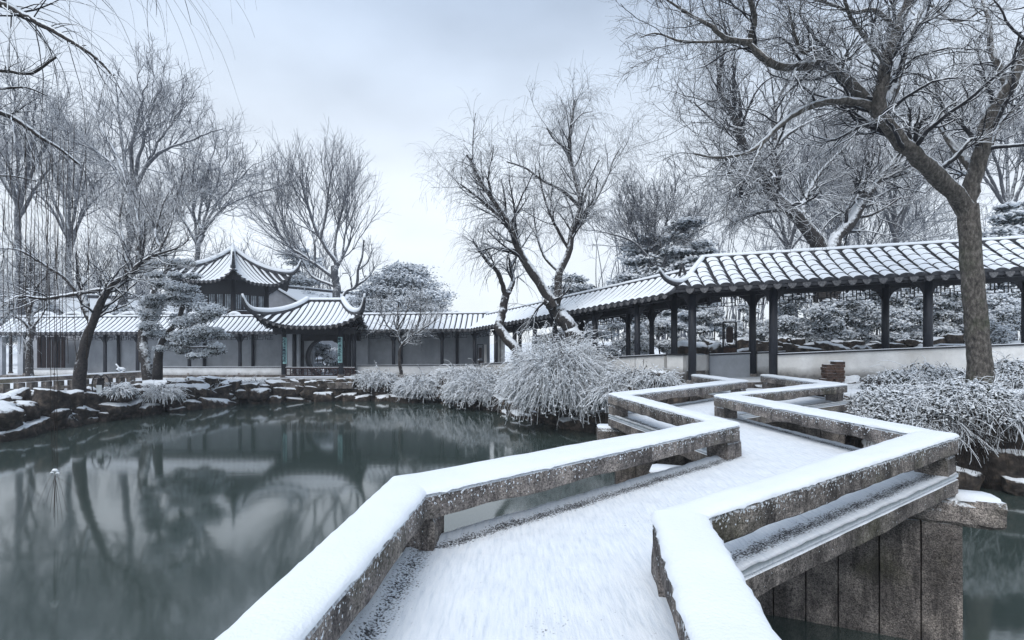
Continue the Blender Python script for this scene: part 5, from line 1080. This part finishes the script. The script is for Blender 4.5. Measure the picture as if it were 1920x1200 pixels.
# right bank: leafy snow-frosted thickets spilling over the rock face
def thicket(label, x, y, Y, rx, ry, h, n, leaves, hang=.3):
    c = P(x, y, Y); t = arching(label, c, rx, ry, h, n, 1.0, 'twig thickets of the right bank', rmin=.0055, fall=-.13, jit=.18, mat='stem')
    q_ = np.sqrt(rng.random(leaves)); a = rng.uniform(0, 2*np.pi, leaves)
    p = np.stack([np.cos(a)*q_*rx*1.05, np.sin(a)*q_*ry*1.05, h*1.1*(1-q_**2.2)*rng.uniform(.45, 1.05, leaves)+rng.normal(0, .04, leaves)-hang*np.clip(q_-.75, 0, 1)*2.5*rng.random(leaves)], 1)
    p[:, 2] += .10*hash_noise(p, 3.2, int(x))+.06*hash_noise(p, 8, int(y))
    p2_ = p[rng.random(leaves) < .28]+[0, 0, .03]; V2, T2_ = tufts(p2_, .040, .024, .017); prop(put('snow_layer', mesh_np('snow_layer', V2, [T2_], M['snow'], None, True), t), kind='stuff'); k9 = 260 if hang > .5 else 120; hp, hr = np.zeros((k9, 9, 3)), np.full((k9, 9), .004); a9 = rng.uniform(math.pi*.95, math.pi*2.05, k9); hp[:, 0] = np.stack([np.cos(a9)*rx*.95, np.sin(a9)*ry*.95, rng.uniform(0, .25, k9)], 1); l9 = rng.uniform(.4, 1.3, k9)
    for i9 in range(1, 9): hp[:, i9] = hp[:, i9-1]+np.stack([np.cos(a9)*.03+rng.normal(0, .02, k9), np.sin(a9)*.035+rng.normal(0, .02, k9), -l9/8+.03*(i9 < 2)], 1)
    hp[:, :, 2] = np.maximum(hp[:, :, 2], WZ+.05-c[2]); V, Q = tubes(hp, hr, 3); prop(put('hanging_twig', mesh_np('hanging_twig', V, [Q], M['dry'], None, True), t), kind='stuff')
    V, Q = leaf_quads(p, .085, .034, .42, .15); put('foliage', mesh_np('foliage', V, [Q], M['leaf']), t); return t
thicket('snow-frosted twig thicket beside the bridge on the right bank', 1690, 775, 12.0, 1.35, 1.0, .55, 420, 15000)
thicket('snow-frosted thicket around the foot of the mossy trunk', 1815, 765, 11.3, 1.3, .8, .50, 420, 13000)
thicket('dark thicket hanging down the rock face at the right edge', 1920, 785, 10.9, 1.2, .7, .4, 420, 12000, .25)
thicket('leafy snow-dusted growth under the white wall left of the mossy trunk', 1735, 722, 14.0, 1.7, .6, .4, 300, 9000)
thicket('leafy snow-dusted growth at the white wall right of the mossy trunk', 1900, 712, 13.6, 1.1, .6, .4, 300, 7000)
thicket('tangled dark twigs hanging over the rock face behind the bridge corner', 1755, 812, 11.2, 1.1, .4, .35, 420, 7000, .3)
arching('snow-dusted plants by the bridge end at the corner wall', P(1235, 715, 16.4), .8, .4, .2, 350, .6, 'low snowy mounds along the far bank', rmin=.009, leaf=700)
# ---- willow overhanging from the left, trunk outside the view
O1 = [([(-322, 905), (-300, 600), (-240, 300), (-160, 100), (-80, 20)], 60, 24, .5), ([(-160, 100), (-60, 0), (0, 6), (40, 26), (100, 56), (160, 92), (190, 116), (212, 142)], 22, 5, -.6), ([(-240, 300), (-100, 220), (0, 212), (48, 236), (80, 260), (108, 276), (150, 310)], 20, 5, .6), ([(-200, 200), (-60, 140), (0, 132), (60, 138), (105, 108)], 12, 4, -.3), ([(-200, 210), (-60, 160), (0, 166), (50, 164), (90, 180)], 10, 3, .5), ([(-80, 20), (80, -60), (200, -90), (330, -70)], 12, 5, -1.2), ([(-240, 320), (-60, 330), (20, 330), (70, 340)], 9, 3, 1)]
tp_, tr_ = limbs_px(O1, 8.2)
th_ = tree('willow_tree', 'willow leaning in from the left edge with long hanging twigs over the water', tp_[0][0], tp_, tr_,
 [dict(n=75, L=(.5, 1.3), K=8, up=-.02, jit=.12, ratio=.35, rmin=.005, t0=.35, s=4), dict(n=260, L=(.6, 2.4), K=10, up=lambda t: -.42*t, jit=.07, ratio=.5, rmin=.0022, t0=.1), dict(src=0, n=60, L=(.8, 2.4), K=10, up=lambda t: -.42*t, jit=.07, ratio=.2, rmin=.0022, t0=.4)])
st_p = []
for x in (78, 92, 99, 101, 104, 112, 128, 152, 84, 20, 34, 48, 60, 66, 8, 110, 118, 140, 40, 88, 26, 72, 165):
    y1 = rng.uniform(560, 690) if x not in (99, 101, 104) else rng.uniform(850, 900)
    st_p.append(spline([P(x+rng.normal(0, 6), 250+rng.uniform(-20, 60), 8.4), P(x+rng.normal(0, 4), (250+y1)/2, 8.3), P(x+rng.normal(0, 2), y1, 8.2)], 16)+rng.normal(0, .006, (16, 3)))
for k_ in range(16):
    e = P(103, 885+rng.uniform(-8, 20), 8.2); d = np.array([rng.normal(0, .16), rng.normal(0, .12), -rng.uniform(.15, .8)]); st_p.append(spline([e, e+d*.5+[0, 0, .04], e+d], 16))
st_p = np.array(st_p); st_p[:, :, 2] = np.maximum(st_p[:, :, 2], WZ+.02); V, Q = tubes(st_p, np.full(st_p.shape[:2], .0050)*np.where(np.arange(len(st_p)) >= 23, .5, 1)[:, None], 4); put('hanging_twig', mesh_np('hanging_twig', V-tp_[0][0], [Q], M['dry'], None, True), th_)
m = MB()
for x, y, r in ((103, 884, .05), (98, 888, .03), (108, 889, .03)): m.tube(P(x, y, 8.2)+np.array([(-r, 0, 0), (-r*.4, 0, .02), (r*.4, 0, .02), (r, 0, 0)]), [.01, r*.5, r*.5, .01], 7)
m.build('snow_clump', M['snow'], th_, True)
# ================================================================== SMALL THINGS
# low stone balustrade on the left
bs = thing('stone_balustrade', 'low dark stone balustrade with snow-topped rail on the left bank', 'balustrade', (-17, 22, -.7))
a = P(-20, 712, 21.0); b = P(266, 697, 24.6); d = (b-a); Ld = np.linalg.norm(d); n = 6
for i in range(n):
    p0 = a+d*i/n; p1 = a+d*(i+1)/n
    m = MB(); m.bar(p0+[0, 0, -.09], p1+[0, 0, -.09], .26, .18); o = m.build('top_rail', M['pier'], bs)
    m = MB(); m.bar(p0+[0, 0, .025], p1+[0, 0, .025], .27, .05); m.build('snow_layer', M['snow'], o)
    m = MB(); m.bar(p0+[0, 0, -.50], p1+[0, 0, -.50], .24, .13); m.build('lower_rail', M['pier'], bs)
    m = MB(); m.bar(p0+[0, 0, -.80], p1+[0, 0, -.80], .34, .24); m.build('plinth', M['pier'], bs)
    for f in (.04, .5): 
        q_ = p0+(p1-p0)*f; m = MB(); m.bar(q_+[0, 0, -.9], q_+[0, 0, -.2], .22, .30); m.build('baluster', M['pier'], bs)
tw_ = thing('snowy_seedling', 'tiny snow-capped shrub poking up on the left balustrade rail', 'shrub', P(226, 699, 24.0))
m = MB(); o_ = P(226, 699, 24.0)
for dx, dz, yy in ((-.22, .42, 0), (.12, .2, .1), (-.05, .25, -.1), (.22, .1, 0)): m.tube(spline([o_, o_+[dx*.4, yy, dz*.6], o_+[dx, yy, dz]], 6), np.linspace(.05, .03, 6), 6)
m.build('branchwork', M['stem'], tw_, True)
m = MB(); m.tube([o_+[-.2, 0, .16], o_+[-.1, 0, .2], o_+[.12, 0, .2], o_+[.24, 0, .17]], [.02, .07, .07, .02], 7); m.build('snow_clump', M['snow'], tw_, True)
st_ = thing('iron_stand', 'small dark round-backed iron stand holding a white notice on the left bank', 'sign stand', P(186, 738, 20.2))
o_ = P(186, 738, 20.2); m = MB()
for dx in (-.12, .16): m.tube(spline([o_+[dx-.22, .1, 0], o_+[dx-.2, .05, .45], o_+[dx-.02, 0, .72], o_+[dx+.14, -.02, .72], o_+[dx+.26, .02, .45], o_+[dx+.2, .08, .1]], 20), np.full(20, .022), 7)
m.build('hoop', M['iron'], st_, True)
m = MB(); m.prism([o_+[-.14, 0, .22], o_+[.12, 0, .22], o_+[.12, .04, .22], o_+[-.14, .04, .22], o_+[-.10, .06, .62], o_+[.14, .06, .62], o_+[.14, .1, .62], o_+[-.10, .1, .62]]); m.build('back_plate', M['iron'], st_)
m = MB(); m.prism([o_+[-.06, -.05, .0], o_+[.14, -.05, .0], o_+[.14, -.02, .0], o_+[-.06, -.02, .0], o_+[-.12, -.01, .34], o_+[.10, -.01, .34], o_+[.10, .02, .34], o_+[-.12, .02, .34]]); m.build('notice', M['notice'], st_)
m = MB(); m.tube([o_+[-.08, .05, .735], o_+[.02, .05, .75], o_+[.14, .05, .735]], [.02, .03, .02], 6); m.build('snow_layer', M['snow'], st_, True)
# broken brick stump by the white wall
bk = thing('brick_stump', 'broken stub of reddish brick pier standing at the foot of the white wall', 'brick pier', P(1560, 712, 15.1))
o_ = P(1560, 712, 15.1)
for r in range(7):
    for c in range(2):
        if r == 6 and c == 0: continue
        x_ = -.27+c*.27+(.04 if r % 2 else 0)+rng.normal(0, .012); m = MB(); m.box((o_[0]+x_, o_[1]-.14+rng.normal(0, .01), o_[2]-.05+r*.085), (o_[0]+x_+.268, o_[1]+.14, o_[2]-.05+r*.085+.082)); bo_ = m.build('brick', M['brick'], bk)
m = MB(); m.box((o_[0]-.02, o_[1]-.13, o_[2]+.545), (o_[0]+.24, o_[1]+.13, o_[2]+.575)); m.build('snow_layer', M['snow'], bk)
bl = thing('boulder', 'upright brown boulder beside the corner wall at the bridge end', 'rock', P(1232, 720, 16.6))
o = put('stone', ROCK[3], bl, (0, 0, .1)); o.scale = (.28, .25, .5)
o = put('stone', ROCK[5], bl, (.35, .1, -.05)); o.scale = (.22, .2, .3)
# far wood, reads as one mass
tp_ = []; 
for i in range(420):
    x = rng.uniform(-80, 640) if i % 2 else rng.uniform(1130, 2000); yb = 640; yt = rng.uniform(430, 540) if x < 700 else rng.uniform(380, 520); Yd = rng.uniform(54, 66)
    s_ = spline([P(x, yb, Yd), P(x+rng.normal(0, 12), (yb+yt)/2, Yd), P(x+rng.normal(0, 26), yt, Yd)], 10); tp_.append(s_)
tp_ = np.array(tp_); tr_ = np.full(tp_.shape[:2], .10)*np.linspace(1, .25, 10)[None]
p1, r1 = grow(tp_, tr_, 2600, .25, 1, (1.5, 4), (.3, 1.0), 6, up=.05, jit=.15, ratio=.5, rmin=.03); p2, r2 = grow(p1, r1, 9000, .1, 1, (.7, 2.2), (.3, 1.0), 4, up=.03, jit=.15, ratio=.6, rmin=.02)
Vs = [tubes(tp_, tr_, 4), tubes(p1, r1, 3), tubes(p2, r2, 3)]; n0 = 0; VV = []; QQ = []
for V, Q in Vs: VV.append(V); QQ.append(Q+n0); n0 += len(V)
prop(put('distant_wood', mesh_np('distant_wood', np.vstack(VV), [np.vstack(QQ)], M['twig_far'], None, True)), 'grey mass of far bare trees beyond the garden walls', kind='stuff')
# ------------------------------------------------------------------ winter air
hz = MB(); hz.box((-206, -126, -3.7), (206, 206, 26)); HM = bpy.data.materials.new('cold_air'); HM.use_nodes = True
ht = HM.node_tree; ht.nodes.clear(); hv = ht.nodes.new('ShaderNodeVolumePrincipled'); hv.inputs['Color'].default_value = (.80, .87, .97, 1); hv.inputs['Density'].default_value = .0013
ho = ht.nodes.new('ShaderNodeOutputMaterial'); ht.links.new(hv.outputs[0], ho.inputs['Volume'])
prop(hz.build('haze', HM), 'thin cold haze over the garden', kind='stuff')
